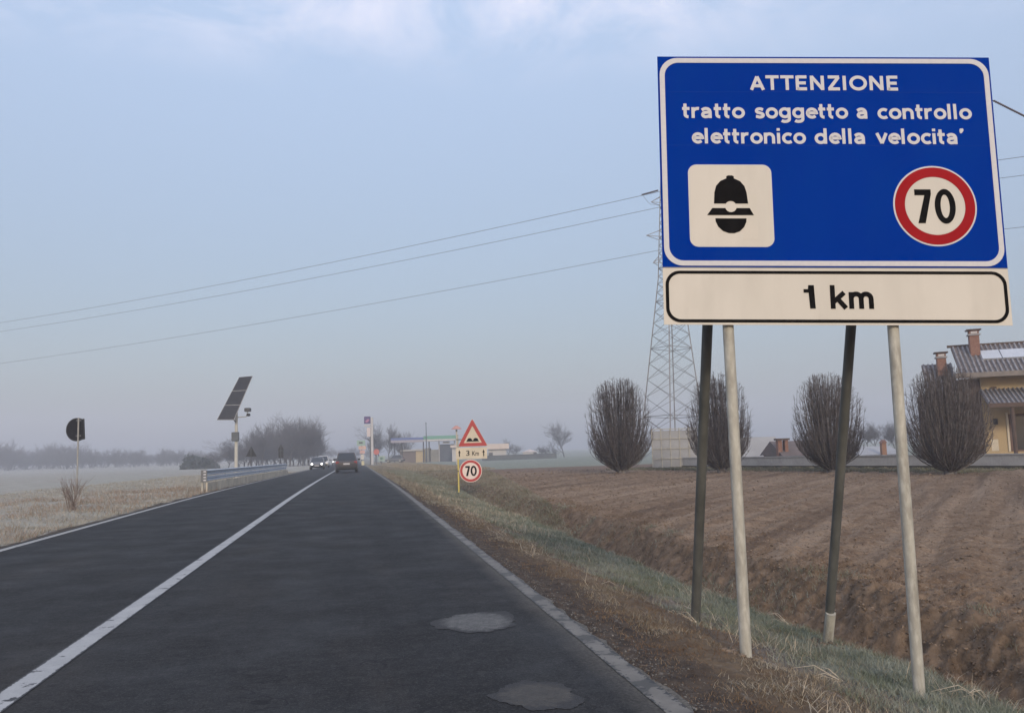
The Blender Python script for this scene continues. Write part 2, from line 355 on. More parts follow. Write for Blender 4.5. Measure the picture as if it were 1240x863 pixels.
# far meadow closing the view beyond the ends of the near sheets
# ------------------------------------------------------------------ road
def road_material():
    m = bpy.data.materials.new('asphalt'); m.use_nodes = True; t = m.node_tree; p = t.nodes['Principled BSDF']
    g = t.nodes.new('ShaderNodeNewGeometry')
    def noise(sc, det, stretch=None, rough=.6):
        n = t.nodes.new('ShaderNodeTexNoise'); n.inputs['Scale'].default_value = sc; n.inputs['Detail'].default_value = det; n.inputs['Roughness'].default_value = rough
        if stretch:
            mp = t.nodes.new('ShaderNodeMapping'); mp.inputs['Scale'].default_value = stretch; t.links.new(g.outputs['Position'], mp.inputs[0]); t.links.new(mp.outputs[0], n.inputs['Vector'])
        else: t.links.new(g.outputs['Position'], n.inputs['Vector'])
        return n.outputs[0]
    def mr(src, a, b, c=0, d=1):
        r = t.nodes.new('ShaderNodeMapRange'); r.inputs[1].default_value = a; r.inputs[2].default_value = b; r.inputs[3].default_value = c; r.inputs[4].default_value = d
        t.links.new(src, r.inputs[0]); return r.outputs[0]
    def mix(f, a, b, mode='MIX'):
        x = t.nodes.new('ShaderNodeMix'); x.data_type = 'RGBA'; x.blend_type = mode
        if isinstance(f, float): x.inputs[0].default_value = f
        else: t.links.new(f, x.inputs[0])
        for k, c in ((6, a), (7, b)):
            if isinstance(c, tuple): x.inputs[k].default_value = (*c, 1)
            else: t.links.new(c, x.inputs[k])
        return x.outputs[2]
    c = mix(mr(noise(1.0, 5, (1.3, .05, 1)), .35, .65), (.017, .0172, .0185), (.030, .0300, .031))
    c = mix(mr(noise(1.1, 6, (1, .25, 1)), .50, .66, 0, .7), c, (.040, .036, .033))
    c = mix(mr(noise(9, 6, None, .75), .50, .62, 0, .6), c, (.048, .0465, .046))
    c = mix(mr(noise(13, 6, None, .75), .38, .50, .65, 0), c, (.011, .011, .0125))
    c = mix(mr(noise(48, 3), .52, .66, 0, .6), c, (.062, .061, .060))
    c = mix(mr(noise(60, 3), .34, .46, .6, 0), c, (.009, .009, .010))
    # coarse aggregate, light and dark stones
    c = mix(mr(noise(110, 2), .60, .70, 0, .6), c, (.11, .11, .105))
    c = mix(mr(noise(120, 2), .30, .40, .6, 0), c, (.014, .014, .016))
    # long dark streak of the lane middle and dusty edges
    s = t.nodes.new('ShaderNodeSeparateXYZ'); t.links.new(g.outputs['Position'], s.inputs[0])
    a = t.nodes.new('ShaderNodeMath'); a.operation = 'MULTIPLY_ADD'; t.links.new(noise(1.5, 5), a.inputs[0]); a.inputs[1].default_value = .30; t.links.new(s.outputs[0], a.inputs[2])
    c = mix(mr(a.outputs[0], 1.50, 1.84, 0, .8), c, mix(mr(noise(40, 4), .4, .62), (.19, .175, .15), (.09, .083, .075)))
    # cracks
    vo = t.nodes.new('ShaderNodeTexVoronoi'); vo.feature = 'DISTANCE_TO_EDGE'; vo.inputs['Scale'].default_value = 1.1
    ad = t.nodes.new('ShaderNodeVectorMath'); ad.operation = 'ADD'; t.links.new(g.outputs['Position'], ad.inputs[0])
    nn = t.nodes.new('ShaderNodeTexNoise'); nn.inputs['Scale'].default_value = 2.5; nn.inputs['Detail'].default_value = 6; t.links.new(g.outputs['Position'], nn.inputs['Vector'])
    t.links.new(nn.outputs[1], ad.inputs[1]); t.links.new(ad.outputs[0], vo.inputs['Vector'])
    cr = mr(vo.outputs[0], .006, .016, 1, 0)
    sel = mr(noise(.33, 3), .48, .56)
    mu = t.nodes.new('ShaderNodeMath'); mu.operation = 'MULTIPLY'; t.links.new(cr, mu.inputs[0]); t.links.new(sel, mu.inputs[1])
    c = mix(mu.outputs[0], c, (.016, .016, .018))
    t.links.new(c, p.inputs['Base Color'])
    t.links.new(mr(noise(1.2, 4), .3, .7, .62, .85), p.inputs['Roughness']); p.inputs['Specular IOR Level'].default_value = .10
    b = t.nodes.new('ShaderNodeBump'); b.inputs['Strength'].default_value = .5; b.inputs['Distance'].default_value = .006
    t.links.new(noise(90, 4), b.inputs['Height']); t.links.new(b.outputs[0], p.inputs['Normal'])
    return m
m_road = road_material()
def h_road(X, Y): return base(Y) + .001 * fbm(X * .8, Y * .1, 2) + np.where((X < -5.6), -.05, 0)
XR = np.array([-5.7, -5.6, -5.5, -4.5, -3.75, -3, -2.2, -1.8, -1, 0, .7, 1.3, 1.5, 1.6, 1.68])
rme = grid_mesh(XR, YR, h_road, m_road, 'road'); vv = np.empty(len(rme.vertices) * 3, np.float32); rme.vertices.foreach_get('co', vv); vv = vv.reshape(-1, 3)
kk = vv[:, 0] > 1.66; vv[kk, 0] += (.07 * fbm(vv[kk, 1] * 1.7, vv[kk, 1] * 0 + 2, 5, .65)); rme.vertices.foreach_set('co', vv.ravel())
link('road', rme, kind='structure')
def marking(name, xc, wd, worn, c1, c2, thr, y1=700, y0=-10, er=.5, wc=(.035, .035, .037)):
    m = bpy.data.materials.new(name); m.use_nodes = True; t = m.node_tree; p = t.nodes['Principled BSDF']; p.inputs['Roughness'].default_value = .7
    g = t.nodes.new('ShaderNodeNewGeometry')
    def noise(sc, det=5):
        n = t.nodes.new('ShaderNodeTexNoise'); n.inputs['Scale'].default_value = sc; n.inputs['Detail'].default_value = det; n.inputs['Roughness'].default_value = .65; t.links.new(g.outputs['Position'], n.inputs['Vector']); return n.outputs[0]
    def mr(src, a, b, c=0, d=1):
        r = t.nodes.new('ShaderNodeMapRange'); r.inputs[1].default_value = a; r.inputs[2].default_value = b; r.inputs[3].default_value = c; r.inputs[4].default_value = d; t.links.new(src, r.inputs[0]); return r.outputs[0]
    def mix(f, a, b):
        x = t.nodes.new('ShaderNodeMix'); x.data_type = 'RGBA'; t.links.new(f, x.inputs[0])
        for k, c in ((6, a), (7, b)):
            if isinstance(c, tuple): x.inputs[k].default_value = (*c, 1)
            else: t.links.new(c, x.inputs[k])
        return x.outputs[2]
    c = mix(mr(noise(3), .35, .65), c1, c2)
    c = mix(mr(noise(60, 3), .25, .42, .7, 0), c, (.16, .16, .16))
    c = mix(mr(noise(worn, 7), thr, thr + .035), c, wc)
    sx_ = t.nodes.new('ShaderNodeSeparateXYZ'); t.links.new(g.outputs['Position'], sx_.inputs[0])
    d1 = t.nodes.new('ShaderNodeMath'); d1.operation = 'SUBTRACT'; t.links.new(sx_.outputs[0], d1.inputs[0]); d1.inputs[1].default_value = xc
    d2 = t.nodes.new('ShaderNodeMath'); d2.operation = 'ABSOLUTE'; t.links.new(d1.outputs[0], d2.inputs[0])
    d3 = t.nodes.new('ShaderNodeMath'); d3.operation = 'MULTIPLY_ADD'; t.links.new(noise(22, 6), d3.inputs[0]); d3.inputs[1].default_value = .085 * er; t.links.new(d2.outputs[0], d3.inputs[2])
    c = mix(mr(d3.outputs[0], wd * .40 + .0425 * er, wd * .40 + .0425 * er + .006), c, (.028, .028, .029))
    t.links.new(c, p.inputs['Base Color'])
    V = []; F = []; ys = YR[(YR > y0) & (YR < y1)]
    for i, y in enumerate(ys):
        j = .002
        for sx in (-1, -.33, .33, 1):
            e = 0 if abs(sx) < .5 else rng.normal(0, j)
            x = xc + sx * wd / 2 + e
            V.append((x, y, float(h_road(np.array([x]), np.array([y]))[0]) + .004))
    for i in range(len(ys) - 1):
        for k in range(3): F.append((i * 4 + k, i * 4 + k + 1, i * 4 + 5 + k, i * 4 + 4 + k))
    link(name, npmesh(name, V, F4=F, m=m), kind='structure')
marking('centre_line', -2.0, .18, 5.5, (.40, .40, .395), (.31, .31, .31), .60)
marking('edge_line', -5.44, .16, 4.0, (.36, .35, .33), (.27, .26, .24), .62)
marking('edge_line', 1.595, .135, 3.0, (.185, .17, .148), (.105, .097, .084), .53, er=2.6, wc=(.060, .057, .052))
m_patch = mat('patch_asphalt', (.085, .085, .084), .85, (.135, .133, .127), 9, detail=8, bump=.6, bscale=70, c3=(.045, .045, .045), scale3=30)
m_patch2 = mat('patch_asphalt_brown', (.045, .042, .039), .85, (.068, .062, .055), 9, detail=8, bump=.6, bscale=70, c3=(.03, .03, .03), scale3=30)
for (x, y, rx, ry, sd_, mm) in ((.93, 6.95, .31, .42, 1, m_patch), (.97, 4.83, .24, .27, 5, m_patch2)):
    rr = random.Random(sd_); n = 90; ph = [rr.uniform(0, 6.28) for _ in range(6)]
    hr = lambda a, b: float(h_road(np.array([a]), np.array([b]))[0])
    V = [(x, y, hr(x, y) + .0035)]
    for k in range(n):
        a = 2 * math.pi * k / n; r = 1 + .10 * math.sin(2 * a + ph[0]) + .08 * math.sin(3 * a + ph[1]) + .06 * math.sin(5 * a + ph[2]) + .04 * math.sin(9 * a + ph[3]) + .03 * math.sin(14 * a + ph[4]) + rr.gauss(0, .02)
        xx, yy = x + rx * r * math.cos(a), y + ry * r * math.sin(a); V.append((xx, yy, hr(xx, yy) + .0030))
    t = mm.node_tree; p = t.nodes['Principled BSDF']; src = p.inputs['Base Color'].links[0].from_socket
    co = t.nodes.new('ShaderNodeTexCoord'); mp = t.nodes.new('ShaderNodeMapping'); mp.inputs['Scale'].default_value = (1 / rx, 1 / ry, 0); t.links.new(co.outputs['Object'], mp.inputs[0])
    le = t.nodes.new('ShaderNodeVectorMath'); le.operation = 'LENGTH'; t.links.new(mp.outputs[0], le.inputs[0])
    nz = t.nodes.new('ShaderNodeTexNoise'); nz.inputs['Scale'].default_value = 14; nz.inputs['Detail'].default_value = 7; nz.inputs['Roughness'].default_value = .7; t.links.new(co.outputs['Object'], nz.inputs['Vector'])
    ma = t.nodes.new('ShaderNodeMath'); ma.operation = 'MULTIPLY_ADD'; t.links.new(nz.outputs[0], ma.inputs[0]); ma.inputs[1].default_value = .9; t.links.new(le.outputs['Value'], ma.inputs[2])
    mr_ = t.nodes.new('ShaderNodeMapRange'); mr_.inputs[1].default_value = 1.15; mr_.inputs[2].default_value = 1.38; t.links.new(ma.outputs[0], mr_.inputs[0])
    mxx = t.nodes.new('ShaderNodeMix'); mxx.data_type = 'RGBA'; t.links.new(mr_.outputs[0], mxx.inputs[0]); t.links.new(src, mxx.inputs[6]); mxx.inputs[7].default_value = (.026, .026, .028, 1); t.links.new(mxx.outputs[2], p.inputs['Base Color'])
    V = [(q[0] - x, q[1] - y, q[2]) for q in V]
    link('road_patch', npmesh('road_patch', V, F3=[(0, 1 + k, 1 + (k + 1) % n) for k in range(n)], m=mm), loc=(x, y, 0), kind='structure')

# ------------------------------------------------------------------ grass, straw, clods
def blades(name, X, Y, hf, length, width, lean, m, bright=(.75, 1.15), curl=.6, dirx=None, label=None):
    n = len(X); Z = hf(X, Y) - .005
    a = rng.uniform(0, 2 * math.pi, n) if dirx is None else rng.normal(dirx, 1.0, n)
    ln = length * rng.uniform(.55, 1.25, n); le = np.clip(lean * rng.uniform(.3, 1.5, n), 0, 1.45)
    le2 = np.clip(le + curl * rng.uniform(.2, 1.2, n), 0, 2.0)
    dx, dy = np.cos(a), np.sin(a); ax = rng.uniform(0, 2 * math.pi, n); wx, wy = np.cos(ax) * width / 2, np.sin(ax) * width / 2
    p0 = np.stack([X, Y, Z], 1)
    p1 = p0 + np.stack([dx * np.sin(le), dy * np.sin(le), np.cos(le)], 1) * (ln * .5)[:, None]
    p2 = p1 + np.stack([dx * np.sin(le2), dy * np.sin(le2), np.cos(le2)], 1) * (ln * .5)[:, None]
    wv = np.stack([wx, wy, wx * 0], 1)
    V = np.stack([p0 - wv, p0 + wv, p1 + wv * .8, p1 - wv * .8, p2], 1).reshape(-1, 3)
    i = np.arange(n) * 5
    me = npmesh(name, V, F4=np.stack([i, i + 1, i + 2, i + 3], 1), F3=np.stack([i + 3, i + 2, i + 4], 1), m=m)
    ca = me.color_attributes.new('tint', 'FLOAT_COLOR', 'POINT'); b = rng.uniform(*bright, n); hue = rng.uniform(-.08, .08, n)
    C = np.stack([b * (1 + hue), b, b * (1 - hue), np.ones(n)], 1); ca.data.foreach_set('color', np.repeat(C, 5, 0).astype(np.float32).ravel())
    return me
def scatter(n, x0, x1, y0, y1, px=None, dens=None):
    u = rng.random(n); Y = y0 * (y1 / y0) ** u        # log-uniform: even in the picture
    X = rng.uniform(x0, x1, n) if px is None else px(rng, n)
    if dens is not None: k = rng.random(n) < dens(X, Y); X, Y = X[k], Y[k]
    return X, Y
def grassmat(name, c, c2, sc=2.0): 
    m = mat(name, c, .9, c2, sc, vcol='tint', coords='Object', lo=.4, hi=.6); m.node_tree.nodes['Principled BSDF'].inputs['Specular IOR Level'].default_value = .2
    return m
g_frost = grassmat('frosted_grass', (.145, .165, .115), (.265, .275, .225))
g_dry = grassmat('dry_grass', (.24, .195, .135), (.34, .295, .225))
g_brown = grassmat('brown_grass', (.14, .085, .048), (.21, .145, .09))
g_straw = grassmat('straw', (.46, .40, .31), (.38, .32, .24))
def wy(Y, w): return w * np.maximum(1, Y / 9.0)
def sheet(name, X, Y, hf, L_, wd, lean, m, **k):
    link(name, blades(name, X, Y, hf, L_, wy(Y, wd), lean, m, **k), kind='stuff')
pn = lambda X, Y, s, o=0: fbm(X * s + o, Y * s + o, 3)
X, Y = scatter(150000, 2.55, 4.75, 2.6, 85, dens=lambda X, Y: np.clip((X - 3.15 + .6 * np.clip((Y - 5) / 8, 0, 1)) / .5 + pn(X, Y, 1.6) * 2.0, .0, 1) * np.clip((4.75 - X) / .25, 0, 1))
sheet('frosted_grass', X, Y, h_verge, .085, .0042, .55, g_frost)
X, Y = scatter(130000, 1.95, 4.0, 2.6, 85, dens=lambda X, Y: np.clip(.45 + pn(X, Y, 1.9, 4) * 2.2, 0, 1) * np.clip((X - 1.95) / .3, 0, 1))
sheet('dry_grass', X, Y, h_verge, .065, .0036, .95, g_dry, bright=(.5, 1.25))
X, Y = scatter(50000, 1.85, 3.1, 2.6, 85, dens=lambda X, Y: np.clip(.3 + pn(X, Y, 1.4, 9) * 2.2, 0, 1))
sheet('brown_grass', X, Y, h_verge, .045, .0040, .9, g_brown)
X, Y = scatter(90000, 4.5, 6.2, 3.2, 70, dens=lambda X, Y: np.clip(.45 + pn(X, Y, 1.2, 14) * 2.5, 0, 1))
sheet('bank_grass', X, Y, h_field2, .055, .004, 1.1, g_brown)
X, Y = scatter(20000, 2.3, 4.5, 3, 40, dens=lambda X, Y: np.clip(.05 + pn(X, Y, .9, 21) * 2.2, 0, 1))
sheet('straw_stalks', X, Y, h_verge, .18, .0038, 1.0, g_straw, curl=.5)
X, Y = scatter(30000, 4.9, 12, 75, 240)
sheet('rough_grass', X, Y, h_field2, .18, .005, .5, g_dry)
X, Y = scatter(40000, 0, 1, 20, 110, px=lambda r, n: r.random(n)); X = 4.4 + X * np.clip(.6 + (Y - 20) * .11, .6, 9)
sheet('field_edge_grass', X, Y, h_field2, .12, .0045, .7, grassmat('edge_grass', (.17, .16, .115), (.26, .235, .185), .6))
X, Y = scatter(30000, 1.8, 4.6, 22, 150)
sheet('verge_grass_beyond', X, Y, h_verge, .10, .0042, .7, grassmat('beyond_grass', (.20, .165, .12), (.27, .25, .20), .5))
X, Y = scatter(26000, 1.62, 2.2, 2.6, 30)
sheet('crumbled_litter', X, Y, h_verge, .02, .004, 1.3, g_brown, curl=.2)
X, Y = scatter(90000, -17, -5.62, 12, 95, px=lambda r, n: -6.1 - 11 * r.random(n) ** 1.6)
sheet('pale_meadow_grass', X, Y, h_mead, .10, .0042, .7, grassmat('pale_grass', (.29, .265, .215), (.38, .355, .305), .8))
X, Y = scatter(15000, -12, -5.9, 13, 45, dens=lambda X, Y: np.clip(.15 + pn(X, Y, .5, 31) * 3, 0, 1))
sheet('reddish_dead_grass', X, Y, h_mead, .20, .0045, .6, grassmat('reddish_grass', (.25, .185, .14), (.33, .26, .205), .8))
X, Y = scatter(30000, 4.6, 5.8, 3.2, 50, dens=lambda X, Y: np.clip(pn(X, Y, 1.0, 44) * 5 - .55, 0, 1))
sheet('ditch_green_tufts', X, Y, h_field2, .09, .0042, .6, g_frost)
# clods of earth on the ditch bank and in the field: lumps of many sizes
def lumps(name, X, Y, S, hf, m):
    ico_v = np.array([(0, 0, 1), (.894, 0, .447), (.276, .851, .447), (-.724, .526, .447), (-.724, -.526, .447), (.276, -.851, .447), (.724, .526, -.447), (-.276, .851, -.447), (-.894, 0, -.447), (-.276, -.851, -.447), (.724, -.526, -.447), (0, 0, -1)])
    ico_f = np.array([(0, 1, 2), (0, 2, 3), (0, 3, 4), (0, 4, 5), (0, 5, 1), (1, 6, 2), (2, 7, 3), (3, 8, 4), (4, 9, 5), (5, 10, 1), (6, 7, 2), (7, 8, 3), (8, 9, 4), (9, 10, 5), (10, 6, 1), (11, 7, 6), (11, 8, 7), (11, 9, 8), (11, 10, 9), (11, 6, 10)])
    n = len(X); Z = hf(X, Y); R_ = ico_v[None] * rng.uniform(.6, 1.25, (n, 12, 1)) * rng.uniform(.6, 1.3, (n, 1, 3)); R_[:, :, 2] *= .7
    V = (R_ * S[:, None, None] + np.stack([X, Y, Z + S * .02], 1)[:, None]).reshape(-1, 3)
    F = (ico_f[None] + (np.arange(n) * 12)[:, None, None]).reshape(-1, 3)
    me = npmesh(name, V, F3=F, m=m)
    ca = me.color_attributes.new('tint', 'FLOAT_COLOR', 'POINT'); b = rng.uniform(.55, 1.25, n)
    ca.data.foreach_set('color', np.repeat(np.stack([b, b, b, np.ones(n)], 1), 12, 0).astype(np.float32).ravel())
    link(name, me, kind='stuff')
m_clod = mat('clod', (.13, .088, .060), .95, (.24, .18, .13), 5, vcol='tint', bump=.3)
m_gravel = mat('gravel', (.20, .19, .17), .9, (.10, .09, .08), 12, vcol='tint')
X, Y = scatter(45000, 4.9, 30, 3.5, 45, px=lambda r, n: 4.75 + 22 * r.random(n) ** 2.0)
X2, Y2 = scatter(70000, 4.9, 30, 4, 60, px=lambda r, n: 5.2 + 40 * r.random(n) ** 1.5)
X, Y = np.concatenate([X, X2]), np.concatenate([Y, Y2])
lumps('earth_clods', X, Y, np.minimum(.004 + .020 * rng.random(len(X)) ** 5, .03) * np.maximum(1, Y / 16), h_field2, m_clod)
X, Y = scatter(5000, 1.60, 2.4, 2.6, 30, px=lambda r, n: 1.60 + np.abs(r.normal(0, .16, n)))
lumps('gravel', X, Y, .003 + .009 * rng.random(len(X)) ** 5, h_verge, m_gravel)

# ------------------------------------------------------------------ the big warning sign
sg = thing('speed_control_sign', 'large blue warning sign reading ATTENZIONE tratto soggetto a controllo elettronico with 1 km plate', 'road sign')
ax_ = Vector((0.984, -0.1752, -0.0319)); az_ = Vector((0.0405, 0.046, 0.9981)); ay_ = az_.cross(ax_).normalized(); az_ = ax_.cross(ay_).normalized(); ax_.normalize()
org = Vector((2.213, 5.928, 2.206))
sg.matrix_world = Matrix([(ax_[i], ay_[i], az_[i], org[i]) for i in range(3)] + [(0, 0, 0, 1)])
sinv = sg.matrix_world.inverted()
m_blue = mat('blue_film', (.0002, .027, .25), .8, (.0003, .031, .27), 1.5, spec=.0, c3=(.001, .035, .26), scale3=4, stretch=(1, 1, .3))
m_cream = mat('white_film', (.62, .575, .51), .6, (.565, .525, .46), 1.2, spec=.15, c3=(.54, .50, .44), scale3=5, stretch=(1, 1, .3))
m_let = mat('white_lettering', (.54, .53, .55), .6, (.58, .565, .575), 30, spec=.15)
m_red = mat('red_film', (.29, .012, .016), .7, (.32, .014, .018), 3, spec=.03)
pb = MB().box(0, 2.53, 0, .004, .430, 2.08); panel = pb.build('blue_panel', m_blue, sg)
MB().prism(rrect(.008, 2.522, .436, 2.072, .13), -.0012, .0).build('panel_face', m_blue, panel)
MB().ring(rrect(.014, 2.516, .440, 2.066, .135), rrect(.052, 2.478, .478, 2.028, .105), -.0045, -.0014).build('white_border', m_let, panel)
for z in (1.367, 1.793): MB().box(.0, 2.53, -.0018, -.0012, z, z + .004).build('panel_seam', mat('seam', (.012, .045, .27), .6, (.008, .036, .25), 5, spec=0), panel)
def arc(cx, cz, rx, rz, a0, a1, n=14): return [(cx + rx * math.cos(rad(a0 + (a1 - a0) * k / n)), cz + rz * math.sin(rad(a0 + (a1 - a0) * k / n))) for k in range(n + 1)]
Wd_ = .243; h2 = Wd_ / 2
GL = {   # centre lines of the strokes in units of the small-letter height, then the advance width
 't': ([[(.20, 1.34), (.20, .34)] + arc(.42, .32, .22, .20, 180, 270), [(.0, .88), (.50, .88)]], .62),
 'r': ([[(.12, 0), (.12, 1.0)], arc(.46, .52, .34, .37, 168, 78)], .66),
 'a': ([[(.06, .74)] + arc(.34, .64, .26, .245, 140, 20) + [(.62, .60), (.62, 0)], [(.60, .55), (.34, .53)] + arc(.33, .32, .215, .205, 100, 260) + [(.42, .13), (.60, .24)]], .88),
 'o': ([arc(.44, .5, .33, .385, 0, 360, 28)], .94), 's': ([[(.60, .80)] + arc(.36, .70, .23, .185, 50, 235) + arc(.36, .30, .24, .185, 55, -135) + [(.08, .18)]], .78),
 'g': ([arc(.42, .52, .31, .37, 0, 360, 28), [(.73, 1.0), (.73, -.02)] + arc(.42, -.04, .31, .24, 0, -140)], .96),
 'e': ([[(.12, .52), (.74, .52)] + arc(.44, .5, .32, .385, 4, 318)], .90), 'c': ([arc(.44, .5, .33, .385, 48, 312)], .80),
 'n': ([[(.12, 0), (.12, 1.0)], arc(.40, .56, .28, .33, 175, 0) + [(.68, 0)]], .92),
 'l': ([[(.13, 1.42), (.13, .0)]], .42), 'i': ([[(.12, 0), (.12, 1.0)], [(.12, 1.18), (.12, 1.42)]], .36),
 'd': ([arc(.42, .48, .31, .37, 0, 360, 28), [(.74, 0), (.74, 1.42)]], .98), 'v': ([[(.08, 1.0), (.40, .06)], [(.40, .06), (.72, 1.0)]], .84),
 'A': ([[(.06, 0), (.44, 1.32)], [(.44, 1.32), (.82, 0)], [(.2, .40), (.68, .40)]], .98), 'T': ([[(0, 1.29), (.84, 1.29)], [(.42, 0), (.42, 1.30)]], .95),
 'E': ([[(.12, 0), (.12, 1.41)], [(.12, 1.29), (.72, 1.29)], [(.12, .70), (.66, .70)], [(.12, .12), (.72, .12)]], .92), 'N': ([[(.12, 0), (.12, 1.41)], [(.12, 1.34), (.80, .07)], [(.80, 0), (.80, 1.41)]], 1.1),
 'Z': ([[(.06, 1.29), (.78, 1.29)], [(.74, 1.28), (.12, .12)], [(.06, .12), (.80, .12)]], .98), 'I': ([[(.12, 0), (.12, 1.41)]], .42), 'O': ([arc(.58, .705, .46, .585, 0, 360, 32)], 1.28),
 'k': ([[(.12, 0), (.12, 1.42)], [(.16, .42), (.66, .97)], [(.34, .60), (.72, .03)]], .86),
 'm': ([[(.12, 0), (.12, 1.0)], arc(.35, .60, .23, .29, 175, 0) + [(.58, 0)], arc(.81, .60, .23, .29, 175, 0) + [(1.04, 0)]], 1.24)}
def letters(body, x0, x1, z0, xh, y, m, name, par, wd=Wd_, thick=.0012):
    adv = sum(GL[c][1] for c in body) - .06; kx = (x1 - x0) / adv; b = MB(); x = 0; lay = 0
    for ch in body:
        for pts in GL[ch][0]:
            P_ = [Vector((x0 + (x + p[0]) * kx, z0 + p[1] * xh)) for p in pts]; P_ = [p for i, p in enumerate(P_) if i == 0 or (p - P_[i - 1]).length > 1e-5]
            closed = (P_[0] - P_[-1]).length < 1e-4; n = len(P_); w2 = wd * (kx + xh) / 4; Lf = []; Rt = []
            for i, p in enumerate(P_):
                a = P_[i - 1] if i else (P_[-2] if closed else None); c = P_[i + 1] if i < n - 1 else (P_[1] if closed else None)
                d1 = (p - a).normalized() if a is not None else (c - p).normalized(); d2 = (c - p).normalized() if c is not None else d1
                d = (d1 + d2).normalized(); nn = Vector((-d.y, d.x)); ww = w2 / max(.6, nn.dot(Vector((-d1.y, d1.x))))
                Lf.append(p + nn * ww); Rt.append(p - nn * ww)
            yy = y - .00022 * (lay % 3); lay += 1; vs = []
            for q in (yy, yy + thick):
                for l_, r_ in zip(Lf, Rt): vs += [(l_.x, q, l_.y), (r_.x, q, r_.y)]
            o2 = 2 * n; fs = []
            for i in range(n - 1): fs += [(2 * i, 2 * i + 1, 2 * i + 3, 2 * i + 2), (o2 + 2 * i + 2, o2 + 2 * i + 3, o2 + 2 * i + 1, o2 + 2 * i), (2 * i + 2, o2 + 2 * i + 2, o2 + 2 * i, 2 * i), (2 * i + 1, o2 + 2 * i + 1, o2 + 2 * i + 3, 2 * i + 3)]
            b.add(vs, fs + [(0, o2, o2 + 1, 1), (2 * n - 2, 2 * n - 1, o2 + 2 * n - 1, o2 + 2 * n - 2)])
        x += GL[ch][1]
    return b.build(name, m, par)
letters('ATTENZIONE', .700, 1.835, 1.810, .082, -.004, m_let, 'heading_text', panel)
for tx, x0, x1, z0 in (('tratto', .177, .650, 1.583), ('soggetto', .724, 1.428, 1.582), ('a', 1.492, 1.582, 1.582), ('controllo', 1.650, 2.362, 1.580),
                       ('elettronico', .242, 1.100, 1.382), ('della', 1.165, 1.552, 1.382), ('velocita', 1.626, 2.246, 1.382)):
    letters(tx, x0, x1, z0, .086, -.004, m_let, 'message_text', panel)
MB().prism([(2.262, 1.468), (2.275, 1.470), (2.290, 1.492), (2.285, 1.507), (2.262, 1.505), (2.258, 1.487)], -.004, -.0014).build('accent_mark', m_let, panel)
sq = MB().prism(rrect(.212, .822, .588, 1.210, .06), -.0045, -.0014).build('symbol_plate', m_cream, panel)
MB().ring(rrect(.206, .828, .582, 1.216, .065), rrect(.212, .822, .588, 1.210, .06), -.0043, -.0014).build('plate_rim', m_let, sq)
MB().box(.60, .71, -.0052, -.0046, .64, .985).build('pale_sticker', mat('sticker', (.60, .55, .48), .6, (.57, .53, .46), 3, spec=.1), sq)
# officer's helmet pictogram: dome, brim, face
dome = [(.392, .913), (.398, 1.00), (.412, 1.05), (.445, 1.088), (.490, 1.108), (.490, 1.124), (.503, 1.131), (.533, 1.131), (.546, 1.124), (.546, 1.108), (.592, 1.086), (.622, 1.048), (.636, 1.00), (.645, .913)]
def cutc(cx, cz, r, a0, a1, n=12): return [(cx + r * math.cos(rad(a0 + (a1 - a0) * k / n)), cz + r * math.sin(rad(a0 + (a1 - a0) * k / n))) for k in range(n + 1)]
MB().prism([(.645, .913), (.5555, .913)] [::-1][0:0] + dome[::1] + cutc(.516, .890, .043, 32, 148), -.0070, -.0047).build('helmet_dome', black, sq)
MB().prism([(.378, .878), (.474, .878)] + cutc(.516, .890, .043, 196, 344) + [(.655, .878), (.684, .824), (.338, .824)], -.0070, -.0047).build('helmet_brim', black, sq)
MB().prism([(.398, .799), (.400, .775), (.418, .735), (.452, .702), (.495, .686), (.535, .686), (.575, .700), (.608, .732), (.626, .772), (.628, .799)], -.0070, -.0047).build('helmet_face', black, sq)
rd = MB().prism(circ(2.030, .900, .3095, 72), -.0045, -.0014).build('limit_disc', m_let, panel)
MB().ring(circ(2.030, .900, .297, 72), circ(2.030, .900, .224, 72), -.0068, -.0047).build('red_ring', m_red, rd)
MB().prism(circ(2.030, .900, .222, 72), -.0060, -.0047).build('disc_centre', m_cream, rd)
def seven(x0, x1, z0, z1, s):
    w_ = x1 - x0; return [(x0, z1), (x1, z1), (x1, z1 - s * .8), (x0 + w_ * .56, z0), (x0 + w_ * .12, z0), (x1 - w_ * .40, z1 - s), (x0, z1 - s)]
MB().prism(seven(1.882, 2.004, .766, 1.026, .045), -.0085, -.0063).build('digit_seven', black, rd)
MB().ring(circ(2.104, .896, .077, 40, .134), circ(2.104, .896, .034, 40, .090), -.0085, -.0063).build('digit_zero', black, rd)
plate = MB().box(0, 2.53, 0, .004, 0, .424).build('distance_plate', m_cream, sg)
MB().ring(rrect(.018, 2.512, .017, .402, .105), rrect(.042, 2.488, .040, .380, .085), -.003, -.0006).build('black_border', black, plate)
one = [(1.024, .266), (1.024, .240), (1.060, .240), (1.066, .122), (1.106, .122), (1.100, .296), (1.060, .296), (1.056, .266)]
MB().prism(one, -.003, -.0006).build('distance_digit', black, plate)
letters('km', 1.215, 1.535, .121, .124, -.0028, black, 'distance_unit', plate, .25)
MB().box(1.262, 1.264, -.0012, -.0004, 0, .424).build('joint_line', mat('joint', (.58, .55, .49), .5, (.54, .51, .45), 5), plate)
MB().box(.0, 2.53, -.002, .012, .424, .430).build('joint_strip', mat('strip', (.08, .10, .16), .5, (.05, .06, .1), 5), sg)
